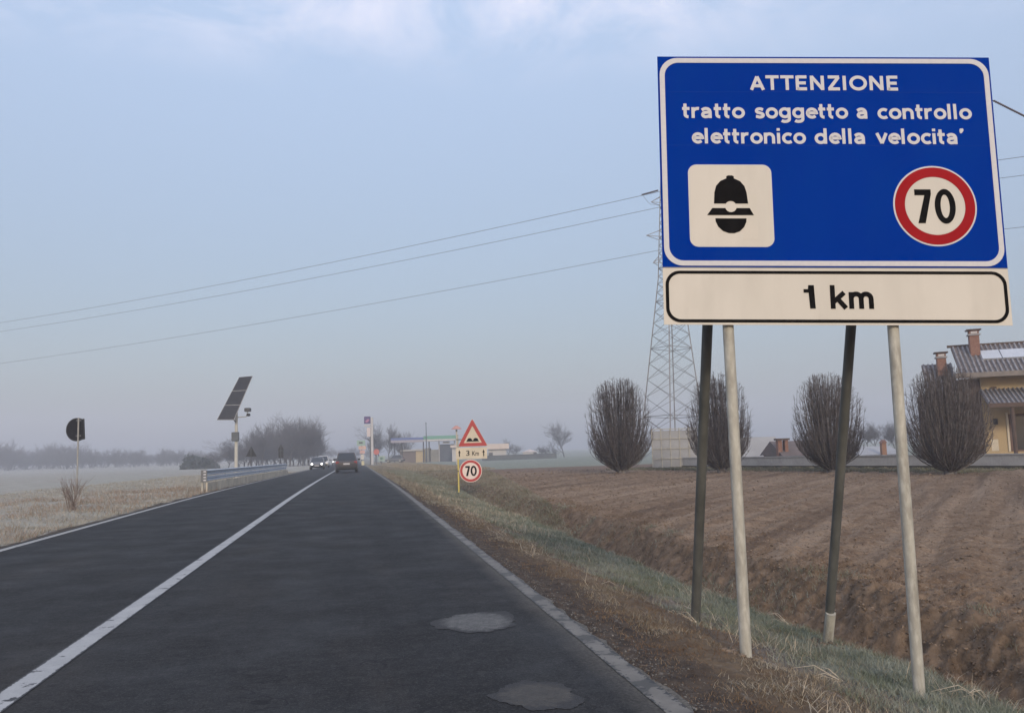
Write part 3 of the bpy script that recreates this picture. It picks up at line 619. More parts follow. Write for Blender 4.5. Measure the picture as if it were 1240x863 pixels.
for (fx_, fy_, rr_) in ((2.63, 5.80, .13), (3.78, 5.58, .13), (2.97, 7.55, .12), (4.15, 7.42, .12)):
    rg = np.random.default_rng(int(fx_ * 100)); n_ = 160; a_ = rg.uniform(0, 6.28, n_); q_ = rr_ * (.35 + .9 * rg.random(n_))
    lumps('loose_soil', fx_ + q_ * np.cos(a_), fy_ + q_ * np.sin(a_), .008 + .02 * rg.random(n_) ** 2, h_verge, m_clod)
# rails and clamps behind
for z in (.10, .32, .62, 1.25, 1.95): MB().box(.05, 2.48, .0045, .03, z, z + .04).build('back_rail', galv_back, sg)
def W(v): return sinv @ Vector(v)
def post(name, a, b, r, m, dep):
    A, B = W(a), W(b); A = A + Vector((0, dep, 0)); B = B + Vector((0, dep, 0))
    n = 9; pts = [A.lerp(B, k / (n - 1)) for k in range(n)]
    return MB().tube(pts, r, 24).build(name, m, sg, smooth=True)
D1 = .075
p1 = (2.633, 5.731, -.16); p1b = (2.688, 5.843, 2.18); p2 = (3.784, 5.51, -.49); p2b = (3.879, 5.631, 2.145)
def ext(a, b, t): a, b = Vector(a), Vector(b); return a + (b - a) * t
post('post', p1, ext(p1, p1b, 1.84), .040, galv, D1); post('post', p2, ext(p2, p2b, 1.66), .040, galv, D1)
s1a, s1b = (2.985, 7.62, -.46), (2.80, 6.52, 2.28); s2a, s2b = (4.165, 7.47, -.70), (3.97, 6.37, 2.25)
post('strut', s1a, ext(s1a, s1b, 1.50), .042, galv_dark, 0); post('strut', s2a, ext(s2a, s2b, 1.45), .040, galv_dark, 0)
c0 = W((4.125, 7.25, -.18)); c1 = W((4.158, 7.44, -.62))
MB().tube([c0, c1], .0435, 20).build('strut_sleeve', galv, sg, smooth=True)
for q in (.10, .32, .62, 1.25, 1.95):
    for xx in (.50, 1.70): MB().box(xx - .06, xx + .06, .031, .038, q + .005, q + .035).build('clamp', galv_back, sg)

# ------------------------------------------------------------------ rough road sign
gx, gy = 4.0, 34.0; gz = H1(gx, gy)
A = P(555.5, 588, 35.0); gx, gy = A.x, A.y; gz = H1(gx, gy)
rs = thing('rough_road_sign', 'triangular rough road sign above a 3 Km plate and 70 disc on a yellow pole', 'road sign', (gx, gy, gz), rad(-10))
m_ylw = mat('yellow_paint', (.62, .50, .13), .6, (.50, .40, .12), 5)
m_film = mat('cream_film', (.60, .52, .40), .5, (.50, .44, .34), 4)
m_film2 = mat('pink_white_film', (.72, .60, .54), .5, (.66, .55, .50), 4)
MB().tube([(0, 0, -.3), (0, 0, 1.55)], .033, 12).build('pole', m_ylw, rs, smooth=True)
MB().tube([(0, .0, 1.56), (0, .0, 2.35)], .03, 12).build('pole_top', galv, rs, smooth=True)
def tri(cx, z0, wd, r, k=1.07):
    h_ = wd * .866 * k; pts = [(cx - wd / 2, z0), (cx + wd / 2, z0), (cx, z0 + h_)]; o = []
    cen = Vector((cx, z0 + h_ / 3))
    for i in range(3):
        p = Vector(pts[i]); a = Vector(pts[i - 1]); b = Vector(pts[(i + 1) % 3]); da = (a - p).normalized(); db = (b - p).normalized()
        L0 = p + da * r * 1.73; L1 = p + db * r * 1.73
        for t in np.linspace(0, 1, 7): o.append(tuple(L0 * (1 - t) ** 2 + p * 2 * t * (1 - t) + L1 * t ** 2))
    return o
TC = .61; Tz = 1.86
tp = MB().prism(tri(TC, Tz, 1.22, .05), -.06, -.056).build('triangle_plate', m_film, rs)
MB().ring(tri(TC, Tz + .012, 1.19, .05), tri(TC, Tz + .145, .74, .02), -.068, -.0605).build('red_border', mat('red_film_worn', (.40, .03, .03), .5, (.34, .03, .03), 4), tp)
bump = [(TC - .27, Tz + .20), (TC + .27, Tz + .20), (TC + .22, Tz + .245)] + [(TC + .125 + .10 * math.cos(rad(a)), Tz + .25 + .09 * math.sin(rad(a))) for a in range(0, 181, 20)] + [(TC, Tz + .235)] + [(TC - .125 + .10 * math.cos(rad(a)), Tz + .25 + .09 * math.sin(rad(a))) for a in range(0, 181, 20)] + [(TC - .22, Tz + .245)]
MB().prism(bump, -.068, -.0605).build('bump_symbol', black, tp)
TD = .55; dpl = MB().box(TD - .63, TD + .63, -.06, -.056, 1.36, 1.82).build('distance_plate', m_film, rs)
text_mesh('3', TD - .22, TD - .08, 1.49, 1.70, -.062, black, 'plate_writing', dpl, .01)
text_mesh('Km', TD + .03, TD + .30, 1.49, 1.67, -.062, black, 'plate_writing', dpl, .01)
for s in (-1, 1):
    x = TD + s * .49
    MB().prism([(x - .02, 1.46), (x + .02, 1.46), (x + .02, 1.62), (x + .055, 1.60), (x, 1.73), (x - .055, 1.60), (x - .02, 1.62)], -.064, -.0605).build('arrow', black, dpl)
d70 = MB().prism(circ(.50, .88, .455, 48), -.06, -.056).build('limit_disc', m_film2, rs)
MB().ring(circ(.50, .88, .43, 48), circ(.50, .88, .335, 48), -.068, -.0605).build('red_ring', mat('red_film_ring', (.36, .02, .025), .5, (.42, .03, .03), 4), d70)
MB().prism(seven(.285, .47, .68, 1.08, .07), -.068, -.0605).build('digit_seven', black, d70)
MB().ring(circ(.62, .88, .125, 32, .205), circ(.62, .88, .055, 32, .135), -.068, -.0605).build('digit_zero', black, d70)
for z in (.88, 1.58, 2.15): MB().box(-.05, .5, -.055, -.034, z - .02, z + .02).build('bracket', galv_back, rs)

# ------------------------------------------------------------------ round sign seen from behind, left verge
A = P(93, 600, 37.0); gz = H1(A.x, A.y)
ds = thing('round_sign', 'dark back of a round road sign, flat on one side, on a meadow pole', 'road sign', (A.x, A.y, gz), rad(-18))
MB().tube([(0, 0, -.4), (.0, 0, 3.30)], .035, 12).build('pole', mat('pale_pole', (.34, .33, .30), .6, (.26, .25, .23), 5), ds, smooth=True)
R_ = .50; zc = 2.80
prof = [(-.10 + R_ * math.cos(rad(a)), zc + R_ * 1.0 * math.sin(rad(a))) for a in range(62, 299, 6)]
prof = [(.225, zc + .46)] + prof + [(.28, zc - .42)]
dk = MB().prism(prof[::-1], .05, .075).build('plate', mat('dark_plate', (.012, .012, .016), .7, (.02, .019, .022), 6, spec=.1), ds)
MB().ring(prof[::-1], [(x * .90 - .012, zc + (z - zc) * .90) for x, z in prof[::-1]], .03, .049).build('rim', rubber, dk)
MB().box(-.14, .10, .036, .05, zc + .36, zc + .42).build('bracket', galv_back, ds); MB().box(-.14, .10, .036, .05, zc - .30, zc - .24).build('bracket', galv_back, ds)

# ------------------------------------------------------------------ solar mast
D = 62.0; A = P(286, 565, D); gz = H1(A.x, A.y); k = D / F0
sm = thing('solar_mast', 'pale mast with a tall tilted three-part solar panel and a small camera arm', 'solar mast', (A.x, A.y, gz), rad(-10))
zt = P(286, 505, D).z - gz
MB().tube([(0, 0, -.3), (.0, 0, zt * .5), (0, 0, zt + .6)], [.14, .12, .10], 14).build('mast', mat('mast_paint', (.52, .50, .44), .6, (.42, .40, .36), 3), sm, smooth=True)
def sp(u, v, dy=0): q = P(u, v, D + dy); return Matrix.Rotation(rad(10), 3, 'Z') @ (q - Vector((A.x, A.y, gz)))
bl, br, tr, tl = sp(262.5, 508, -.8), sp(283.5, 508, -.6), sp(306, 455, .9), sp(289.5, 456.5, .7)
m_cell = mat('solar_cells', (.012, .015, .026), .4, (.020, .024, .036), 2, spec=.25)
pn_ = None
fr = MB(); nrm = (br - bl).cross(tl - bl).normalized()
fr.add([bl, br, tr, tl] + [p - nrm * .08 for p in (bl, br, tr, tl)], [(0, 1, 2, 3), (7, 6, 5, 4), (1, 0, 4, 5), (2, 1, 5, 6), (3, 2, 6, 7), (0, 3, 7, 4)])
frame = fr.build('panel_frame', mat('alu_frame', (.32, .32, .33), .5, (.26, .26, .27), 5, metal=.3), sm)
for i in range(3):
    t0, t1 = i / 3 + .006, (i + 1) / 3 - .006; q = []
    for s_, t_ in ((.03, t0), (.97, t0), (.97, t1), (.03, t1)):
        a_ = bl.lerp(tl, t_); b_ = br.lerp(tr, t_); q.append(a_.lerp(b_, s_) + nrm * .012)
    MB().add(q + [p - nrm * .01 for p in q], [(0, 1, 2, 3), (7, 6, 5, 4), (1, 0, 4, 5), (2, 1, 5, 6), (3, 2, 6, 7), (0, 3, 7, 4)]).build('solar_panel', m_cell, frame)
mid = (bl + tr) / 2 - nrm * .1
MB().tube([(0, 0, zt + .5), mid], .06, 8).tube([(0, 0, zt - .4), (bl + br) / 2 - nrm * .09 + (tl - bl) * .15], .04, 8).build('panel_bracket', galv_back, sm)
e0, e1 = sp(288, 505), sp(298, 504)
arm = MB().tube([(0, 0, e0.z), (e1.x - .1, 0, e1.z), (e1.x, 0, e1.z + .35)], .035, 8).build('camera_arm', galv, sm)
MB().box(e1.x - .18, e1.x + .22, -.25, .15, e1.z + .35, e1.z + .62, .03).build('camera', dark_metal, arm); MB().lathe([(.02, 0), (.13, .02), (.15, .1), (.1, .2)], 12, (e1.x + .05, 0, e1.z + .02)).build('camera_dome', rubber, arm)
zb = sp(286, 528).z
MB().box(-.26, .26, -.30, -.13, zb - .35, zb + .30, .02).build('control_box', mat('box_grey', (.11, .12, .13), .6, (.08, .09, .1), 3), sm)

# ------------------------------------------------------------------ guardrail
R0 = Vector((-6.35, 38.6, 0)); R1 = Vector((-5.95, 78.0, 0)); Lr = (R1 - R0).length; ang = math.atan2(R1.y - R0.y, R1.x - R0.x)
gr = thing('guardrail', 'galvanised two-beam guardrail above a beige kick board beside the left road edge', 'guardrail', (R0.x, R0.y, H1(R0.x, R0.y)), ang)
dzl = H1(R1.x, R1.y) - H1(R0.x, R0.y)
m_rail = mat('rail_metal', (.36, .40, .45), .4, (.28, .31, .35), 3, metal=.35)
m_rail = mat('rail_metal_b', (.50, .54, .60), .5, (.42, .46, .52), 3, metal=.1)
def beam(z0, z1, y):
    h_ = z1 - z0; pr = [(0, z0), (.06, z0 + .12 * h_), (.06, z0 + .3 * h_), (0, z0 + .42 * h_), (0, z0 + .58 * h_), (.06, z0 + .7 * h_), (.06, z0 + .88 * h_), (0, z1), (.012, z1 + .003), (.075, z0 + .9 * h_), (.075, z0 + .68 * h_), (.015, z0 + .56 * h_), (.015, z0 + .44 * h_), (.075, z0 + .32 * h_), (.075, z0 + .10 * h_), (.012, z0 - .003)]
    b = MB(); n = len(pr); vs = []
    for xx, dz in ((0, 0), (Lr, dzl)): vs += [(xx, y - p[0], p[1] + dz) for p in pr]
    b.add(vs, [((i + 1) % n, i, n + i, n + (i + 1) % n) for i in range(n)] + [tuple(range(n)), tuple(range(2 * n - 1, n - 1, -1))]); return b
beam(.72, .93, -.04).build('beam', m_rail, gr); beam(.47, .68, -.04).build('beam', m_rail, gr)
MB().add([(0, -.17, .925), (Lr, -.17, .925 + dzl), (Lr, -.02, .95 + dzl), (0, -.02, .95)], [(0, 1, 2, 3)]).add([(0, -.17, .922), (Lr, -.17, .922 + dzl), (Lr, -.02, .947 + dzl), (0, -.02, .947)], [(3, 2, 1, 0)]).build('top_strip', m_rail, gr)
kb = mat('beige_board', (.56, .49, .38), .8, (.36, .31, .24), 1.5, c3=(.50, .44, .34), scale3=9)
nb = 16
for i in range(nb):
    x0, x1 = Lr * i / nb, Lr * (i + 1) / nb - .10; zz = dzl * i / nb
    MB().box(x0, x1, -.22, -.15, zz - .12, zz + .42 + .015 * (i % 3), .01).build('kick_board', kb, gr)
for i in range(14):
    x = .1 + (Lr - .3) * i / 13; zz = dzl * x / Lr
    MB().box(x - .05, x + .05, -.035, .045, zz - .4, zz + .94).build('rail_post', galv, gr)
MB().box(-.04, .0, -.20, .05, .45, .95).build('end_piece', galv_back, gr)
for z in (.50, .62, .74, .86): MB().box(-.05, -.041, -.16, -.06, z, z + .05).build('reflector', m_let, gr)

# ------------------------------------------------------------------ small signs seen from behind, beyond the guardrail
for (u, v0, v1, D, wd, kd, lab) in ((304, 569, 541, 80, 1.0, 't', 'back of a triangular sign on a dark pole just beyond the solar mast'), (340, 562, 538, 105, .8, 'r', 'small dark triangular sign above a lower plate, beyond the far guardrail end')):
    A = P(u, v0, D); gz = H1(A.x, A.y); zt = P(u, v1, D).z - gz
    o = thing('small_sign', lab, 'road sign', (A.x, A.y, gz), rad(-10))
    MB().tube([(0, 0, -.3), (0, 0, zt - .1)], .045, 8).build('pole', dark_metal, o)
    MB().prism(tri(0, zt - wd * .87, wd, .05), .06, .085).build('plate', rubber, o)
    if kd == 'r': MB().box(-.3, .3, .06, .085, zt - wd * .87 - .95, zt - wd * .87 - .05).build('lower_plate', rubber, o)

# ------------------------------------------------------------------ power pylon and cables
D = 86.0; A = P(815.5, 556, D); gz = H1(A.x, A.y)
m_lat = mat('lattice_steel', (.17, .17, .18), .6, (.24, .24, .25), 1.0, metal=.3)
py = thing('power_pylon', 'tall grey steel lattice power pylon half hidden behind the blue sign', 'pylon', (A.x, A.y, gz), rad(20))
py.rotation_euler = (rad(-.4), rad(2.3), rad(20))
hw = [(0, 2.45), (18.5, .80), (31, .42)]
def hwz(z): return float(np.interp(z, [a for a, b in hw], [b for a, b in hw]))
def corner(i, z): a = hwz(z); return Vector(((1, 1, -1, -1)[i] * a, (1, -1, -1, 1)[i] * a, z))
TOP = 30.0
for i in range(4): MB().tube([corner(i, -.2), corner(i, 18.5), corner(i, TOP), ], [.085, .065, .05], 4).build('leg', m_lat, py)
MB().box(-2.95, -1.95, -2.95, -1.95, -.2, .9).build('footing', mat('footing', (.16, .15, .15), .9, (.12, .11, .11), 2), py)
zs = [0]; 
while zs[-1] < TOP - .8: zs.append(zs[-1] + max(.8, hwz(zs[-1]) * .95))
for i in range(4):
    j = (i + 1) % 4; b = MB()
    for a, c in zip(zs[:-1], zs[1:]):
        b.tube([corner(i, a), corner(j, c)], .028, 3); b.tube([corner(j, a), corner(i, c)], .028, 3)
        m1 = (a + c) / 2
    for z in zs[2::4]: b.tube([corner(i, z), corner(j, z)], .035, 3)
    b.build('bracing', m_lat, py)
for z, ln in ((19.9, 2.1), (22.6, 2.9), (26.2, 2.2)):
    for s in (-1, 1):
        b = MB(); tip = Vector((s * ln, 0, z))
        for sy in (-1, 1):
            b.tube([Vector((s * hwz(z), sy * hwz(z), z)), tip], .04, 3); b.tube([Vector((s * hwz(z + 1), sy * hwz(z + 1), z + 1.0)), tip], .04, 3)
        b.build('crossarm', m_lat, py)
m_cab = mat('cable', (.06, .06, .07), .6, (.08, .08, .09), 1)
def cable(pts_px, r, label, ins=None, group=None):
    Q = [P(*p) for p in pts_px]; n = 24
    pts = []
    for k in range(len(Q) - 1):
        for t in np.linspace(0, 1, n, endpoint=False):
            q = Q[k].lerp(Q[k + 1], t); q.z -= pts_px[k][3] * 4 * t * (1 - t) if len(pts_px[k]) > 3 else 0; pts.append(q)
    pts.append(Q[-1])
    o = MB().tube([p - pts[0] for p in pts], r, 5).build('power_cable', m_cab, None, loc=pts[0]); tag(o, label, 'cable', group); return o, pts
def P3(*a): return P(*a[:3])
_P = P
def P(u, v, D, *_): return _P(u, v, D)
c1, _ = cable([(803, 231, 85, 1.0), (-70, 401, 150)], .024, 'topmost of the three thin power cables running left from the pylon')
c2, _ = cable([(803, 250, 87, 1.0), (-70, 411, 152)], .023, 'middle power cable of the three running left from the pylon')
c3, _ = cable([(803, 302, 85, .8), (-70, 449, 150)], .020, 'lowest of the three power cables running left from the pylon')
cable([(805, 231, 85, .5), (1300, 181, 66)], .022, 'upper of the thin power cables leaving the right edge of the blue sign')
cable([(805, 250, 87, .5), (1300, 204, 68)], .020, 'middle thin power cable leaving the right edge of the blue sign')
cable([(805, 302, 85, .5), (1300, 268, 66)], .018, 'lower thin power cable leaving the right edge of the blue sign')
m_ins = mat('insulator_brown', (.09, .05, .045), .4, (.06, .04, .04), 8)
def insul(q0, q1, r, label, D):
    a, b = _P(*q0, D), _P(*q1, D); n = 18; m = MB(); L_ = (b - a)
    pts = [a + L_ * t / (2 * n) for t in range(2 * n + 1)]
    m.tube([p - a for p in pts], [r if k % 2 else r * .45 for k in range(2 * n + 1)], 8)
    return tag(m.build('insulator_string', m_ins, None, loc=a), label, 'insulator')
insul((777, 236), (797, 230.5), .10, 'dark insulator string on the top cable just left of the blue sign', 84.5)
insul((1203, 122), (1241, 141), .06, 'reddish brown insulator string sticking out past the upper right of the blue sign', 40)
cable([(1203, 122, 40, .02), (1130, 105, 45)], .02, 'short cable end holding the brown insulator string behind the sign')
cable([(779, 237, 84.6, .0), (783, 243, 84.8, .0), (788, 247.5, 85, .0), (800, 248, 86.5)], .015, 'curved jumper wire hanging below the dark insulator string')

# ------------------------------------------------------------------ trees
def tubes_np(polys, radii, name, m, ns=3):
    V = []; F = []; base_i = 0
    for pts, rs in zip(polys, radii):
        pts = np.asarray(pts); n = len(pts); d = np.gradient(pts, axis=0); d /= np.linalg.norm(d, axis=1)[:, None] + 1e-9
        up = np.array([0.31, .95, .05]); a = np.cross(d, up); a /= np.linalg.norm(a, axis=1)[:, None] + 1e-9; b = np.cross(d, a)
        t = 2 * np.pi * np.arange(ns) / ns
        ring = pts[:, None] + (a[:, None] * np.cos(t)[None, :, None] + b[:, None] * np.sin(t)[None, :, None]) * np.asarray(rs)[:, None, None]
        V.append(ring.reshape(-1, 3)); i = base_i + np.arange(n - 1)[:, None] * ns + np.arange(ns)[None]; j = base_i + np.arange(n - 1)[:, None] * ns + (np.arange(ns)[None] + 1) % ns
        F.append(np.stack([i, j, j + ns, i + ns], -1).reshape(-1, 4)); base_i += n * ns
    return npmesh(name, np.concatenate(V), F4=np.concatenate(F), m=m)
m_horn = mat('hornbeam_bark', (.050, .040, .038), .9, (.12, .105, .10), 2.5, lo=.42, hi=.6, c3=(.26, .245, .24), scale3=7)
m_twig = mat('twig_bark', (.060, .045, .042), .9, (.11, .09, .085), 3)
def hornbeam(seed, hgt, rad_):
    r = np.random.default_rng(seed); polys = []; radii = []; tw = []; twr = []
    cz = .535 * hgt; sz = .455 * hgt
    def inside(p, k=1.0):
        zz = (p[2] - cz) / (sz * k); q = math.hypot(p[0], p[1]); lim = rad_ * k * math.sqrt(max(.0, 1 - abs(zz) ** 2.25)) * (1 - .07 * zz)
        return q <= lim
    for i in range(520):
        th = r.uniform(0, 2 * np.pi); zz = r.choice([r.uniform(-.95, 1), r.uniform(-.97, -.2), r.uniform(.55, .93)], p=[.5, .28, .22]); u = .93 * r.random() ** .3
        rr = rad_ * math.sqrt(max(0, 1 - abs(zz) ** 2.25)) * (1 - .07 * zz) * u
        end = np.array([rr * math.cos(th), rr * math.sin(th), cz + zz * sz * (.9 + .1 * u)])
        start = np.array([r.normal(0, .06), r.normal(0, .06), .05 + .25 * r.random()])
        ctrl = np.array([end[0] * r.uniform(.75, 1.15), end[1] * r.uniform(.75, 1.15), start[2] + (end[2] - start[2]) * r.uniform(.30, .48)])
        t = np.linspace(0, 1, 9)[:, None]; pts = start * (1 - t) ** 2 + ctrl * 2 * t * (1 - t) + end * t ** 2 + r.normal(0, .02, (9, 3)) * t
        w0 = r.uniform(.016, .036); polys.append(pts); radii.append(np.linspace(w0, .008, 9))
        for k in range(r.integers(10, 16)):
            q = r.uniform(.35, 1.0) ** .7; p0 = pts[min(8, int(q * 8.99))]; out = p0.copy(); out[2] = 0; out /= np.linalg.norm(out) + .1
            L_ = r.uniform(.2, .55); d = np.array([0, 0, 1.0]) * r.uniform(.6, 1.1) + out * r.uniform(.1, .7) + r.normal(0, .34, 3)
            d /= np.linalg.norm(d); p2 = p0 + d * L_
            lim = 1.05 if r.random() < .12 else 1.0
            for _ in range(4):
                if inside(p2, lim): break
                L_ *= .6; p2 = p0 + d * L_
            tw.append([p0, p0 + d * L_ * .55 + r.normal(0, .015, 3), p2]); twr.append([.0065, .005, .0025])
    return polys, radii, tw, twr
HB = []
for k in range(2):
    po, ra, tw, tr_ = hornbeam(40 + k, 5.0, 1.78)
    HB.append((tubes_np(po, ra, 'limbs', m_horn), tubes_np(tw, tr_, 'twigs', m_twig)))
trk = MB().lathe([(.26, -.2), (.22, .1), (.20, .35), (.10, .7)], 10)
labs = ['leftmost clipped bare egg-shaped tree, standing clear to the left of the sign posts', 'clipped bare egg-shaped tree partly behind the two left sign posts, by the pylon', 'clipped bare egg-shaped tree crossed by the third sign post from the left', 'clipped bare egg-shaped tree in front of the yellow house with tiled roof']
for k, (u, v, D, hh, ww, rz) in enumerate(((752.5, 573, 48, 1.0, 1.0, 0), (874, 573, 44.5, .97, .90, 1.7), (1007, 573, 40, .87, .88, 3.0), (1151, 575, 34.5, .82, .90, 4.4))):
    A = _P(u, v, D); gz = H1(A.x, A.y)
    o = thing('hornbeam_tree', labs[k], 'tree', (A.x, A.y, gz), rz, 'clipped bare trees in a row along the field edge'); o.scale = (ww * 1.12, ww * 1.12, hh * 1.08)
    a, b = HB[k % 2]; link('crown', a, o); cr_ = link('twigs', b, o)
    MB().add(trk.v, trk.f).build('trunk', m_horn, o, smooth=True)
def baretree(seed, hgt, spread, nb=5, up=.8, r0=.16, dens=1.0, depth=5, stem=1.3):
    r = np.random.default_rng(seed); po = []; ra = []
    def grow(p, d, L_, rad__, lv):
        n = 4; pts = [p]; q = p.copy(); dd = d.copy()
        for i in range(n): dd = dd + r.normal(0, .10, 3) + np.array([0, 0, .09]); dd /= np.linalg.norm(dd); q = q + dd * L_ / n; pts.append(q.copy())
        po.append(np.array(pts)); ra.append(np.linspace(rad__, rad__ * .6, n + 1))
        if lv <= 0: return
        for j in range(4):
            i = r.integers(1 if lv < depth else 2, n + 1); s = r.normal(0, 1, 3); s[2] = s[2] * .35; s /= np.linalg.norm(s)
            nd = dd * up + s * spread; nd /= np.linalg.norm(nd); grow(pts[i], nd, L_ * r.uniform(.62, .88), max(rad__ * .5, .016), lv - 1)
    grow(np.array([0, 0, -.3]), np.array([0, 0, 1.0]), stem, r0, depth)
    zz = np.concatenate(po)[:, 2].max(); s = hgt / zz
    po = [p * s for p in po]
    tr, tra, cr, cra = po[:1], [ra[0]], po[1:], ra[1:]
    return tubes_np(tr, tra, 'trunk', m_far, 6), tubes_np(cr, cra, 'crown', m_far)
m_far = mat('bare_bark', (.075, .07, .072), .95, (.12, .11, .11), 1)
BT = [baretree(11, 10, .72), baretree(12, 10, .62), baretree(13, 10, .8), baretree(14, 10, .55), baretree(15, 10, .68)]
def plant(k, u, v, D, h_, wd, label, group=None, rz=None, name='bare_tree', cat='tree'):
    A = _P(u, v, D); gz = H1(A.x, A.y)
    o = thing(name, label, cat, (A.x, A.y, gz), rng.uniform(0, 6.28) if rz is None else rz, group); s = h_ / 10; o.scale = (s * wd, s * wd, s)
    link('trunk', BT[k % 5][0], o); link('crown', BT[k % 5][1], o); return o
# grove left of the road
G = [(262, 5.0), (276, 5.5), (291, 8), (305, 10.5), (318, 11.5), (331, 12.5), (343, 13), (352, 12.6), (361, 12.8), (370, 12.8), (378, 12.2), (386, 11.0), (299, 8.5), (325, 11), (348, 12.5), (366, 12), (382, 8.5), (337, 11), (356, 11.5), (312, 9.5), (374, 11.5)]
G += [(286 + 4.6 * i, 5.2 + (i % 3)) for i in range(22)]
for i, (u, h_) in enumerate(G): plant(i, u, 560, rng.uniform(195, 230), h_, 1.0 if h_ > 8 else 1.6, 'bare leafless tree crowded into the big hazy grove left of the road', 'bare trees of the grove left of the road')
# far row beyond the left field
for i in range(84):
    u = -20 + i * 3.4 + rng.uniform(-2, 2); h_ = (rng.uniform(6.5, 12.5) + 8 * max(0, vnoise(np.array([u * .03]), np.array([1.5]))[0]) * 2) * (1.0 if u < 160 else .85)
    o = plant(i, u, 563, rng.uniform(370, 450), h_, rng.uniform(1.0, 1.6), 'faint bare tree in the hazy far row beyond the left field', 'bare trees in the far row beyond the left field'); o.location.z -= .16 * h_
for i in range(14):
    u = 392 + i * 4.2; plant(i, u, 556, rng.uniform(430, 560), rng.uniform(4, 7), 1.4, 'very faint low tree near the vanishing end of the road', 'faint trees where the road vanishes')
for i, (u, D, h_) in enumerate(((462, 225, 11.5), (472, 232, 11), (484, 228, 10.5), (455, 240, 9), (492, 240, 8.0))): plant(i + 2, u, 558, D, h_, .9, 'bare tree behind the tall fuel price sign', 'bare trees behind the fuel price sign')
plant(2, 684.5, 553, 235, 10.6, 1.05, 'lone round-crowned bare tree out in the field between the road signs and the clipped trees', None)
for i, u in enumerate((1052, 1062, 1074, 1084, 1094)): plant(i, u, 553, 150, 5.2, 1.1, 'small bare tree over the low roofs between the third and fourth clipped tree', 'small bare trees behind the low roofs')
for i, (u, h_) in enumerate(((616, 6.0), (622, 4.5), (664, 3.5), (672, 3.2), (656, 4))): plant(i + 1, u, 555, 245, h_, 1.2, 'hazy low bare tree beside the far white buildings', 'low trees beside the far white buildings')
# dense dark bushes: many leaf clumps
def bushmesh(seed, rx, rz_, n, m, leaf=.12):
    r = np.random.default_rng(seed); c = r.normal(0, 1, (n, 3)); c /= np.linalg.norm(c, axis=1)[:, None]; c *= (r.random((n, 1)) ** .4) * (1 + .25 * np.sin(5 * c[:, :1] + seed) * np.cos(4 * c[:, 1:2])); c[:, 2] = np.abs(c[:, 2])
    c *= np.array([rx, rx * .6, rz_]); a = r.normal(0, leaf, (n, 3)); b = r.normal(0, leaf, (n, 3))
    V = np.stack([c, c + a, c + b], 1).reshape(-1, 3); return npmesh('foliage', V, F3=np.arange(3 * n).reshape(-1, 3), m=m)
m_ever = mat('evergreen', (.028, .04, .034), .9, (.05, .065, .05), 1)
m_hedge = mat('hedge', (.05, .055, .04), .9, (.08, .08, .06), 1)
def bush(u, v, D, rx, rz_, label, m=m_ever, n=2500, leaf=.35, group=None):
    A = _P(u, v, D); o = thing('evergreen_bush', label, 'bush', (A.x, A.y, H1(A.x, A.y) - .1), 0, group)
    link('foliage', bushmesh(int(u), rx, rz_, n, m, leaf), o)
    MB().tube([(0, 0, -.2), (0, 0, rz_ * .6)], [.15, .05], 6).build('stem', m_far, o)
bush(236, 561, 205, 3.6, 3.2, 'dark evergreen bush at the left foot of the hazy grove')
bush(252, 561, 215, 2.6, 2.2, 'lower dark bush just right of the larger evergreen bush')
# twiggy shrub on the left verge
def shrub(u, v, D, h_, n, label, seed):
    r = np.random.default_rng(seed); po = []; ra = []
    for i in range(n):
        a = r.uniform(0, 6.28); s = r.uniform(.1, .55) * h_; p0 = np.array([r.normal(0, .05), r.normal(0, .05), -.03]); e = np.array([math.cos(a) * s, math.sin(a) * s, h_ * r.uniform(.4, 1)])
        m1 = (p0 + e) / 2 + np.array([0, 0, .1 * h_]) + r.normal(0, .03, 3); po.append([p0, m1, e]); ra.append([.006, .0045, .003])
        for k in range(3):
            e2 = e + r.normal(0, .12, 3) * h_; po.append([m1, (m1 + e2) / 2, e2]); ra.append([.004, .003, .002])
    A = _P(u, v, D); o = tag(link('twiggy_shrub', tubes_np(po, ra, 'twiggy_shrub', g_red), loc=(A.x, A.y, H1(A.x, A.y))), label, 'shrub')
g_red = mat('shrub_twig', (.22, .165, .13), .9, (.24, .17, .14), 4)
shrub(88, 630, 24.5, .92, 34, 'reddish bare twiggy shrub at the foot of the round sign pole', 3)
# broken dead stalks lying at the sign posts
def stalks(pts, label, seed):
    b = MB(); r = random.Random(seed)
    p0 = Vector(pts); a0 = r.uniform(2.0, 4.2)
    for i in range(8):
        a = r.uniform(0, 6.28); L_ = r.uniform(.12, .42); d = Vector((math.cos(a0 + (a - 3.14) * .22), math.sin(a0 + (a - 3.14) * .22) * .6, r.uniform(.0, .7))).normalized()
        q = p0 + Vector((r.gauss(0, .006), r.gauss(0, .006), -.01))
        b.tube([q - p0, q - p0 + d * L_ * .55, q - p0 + d * L_ + Vector((r.gauss(0, .04), r.gauss(0, .04), -.30 * L_))], [.0036, .0028, .0014], 5)
    return tag(b.build('dead_stalk', g_stk, None, loc=p0), label, 'dead plant')
g_stk = mat('stalk', (.50, .43, .33), .8, (.38, .32, .25), 20)
def gp(u, v, z=-.4):
    q = RC.T @ np.array([(u - 620), -(v - 431.5), -F0]); t = (z - EYE) / q[2]; return (q[0] * t, q[1] * t, H1(q[0] * t, q[1] * t))
stalks(gp(955, 742), 'pale dead stalks leaning between the second post and the third sign post', 1)
stalks(gp(822, 742, -.2), 'pile of pale dead stalks left of the leftmost sign post foot', 2)
stalks(gp(850, 757, -.25), 'dead stalks around the foot of the dark leftmost post', 3)
stalks(gp(1195, 830, -.4), 'pale dead stalks right of the rightmost post foot', 5)
stalks(gp(757, 712, -.2), 'single upright tuft of dead stalks on the frosty verge left of the sign', 6)
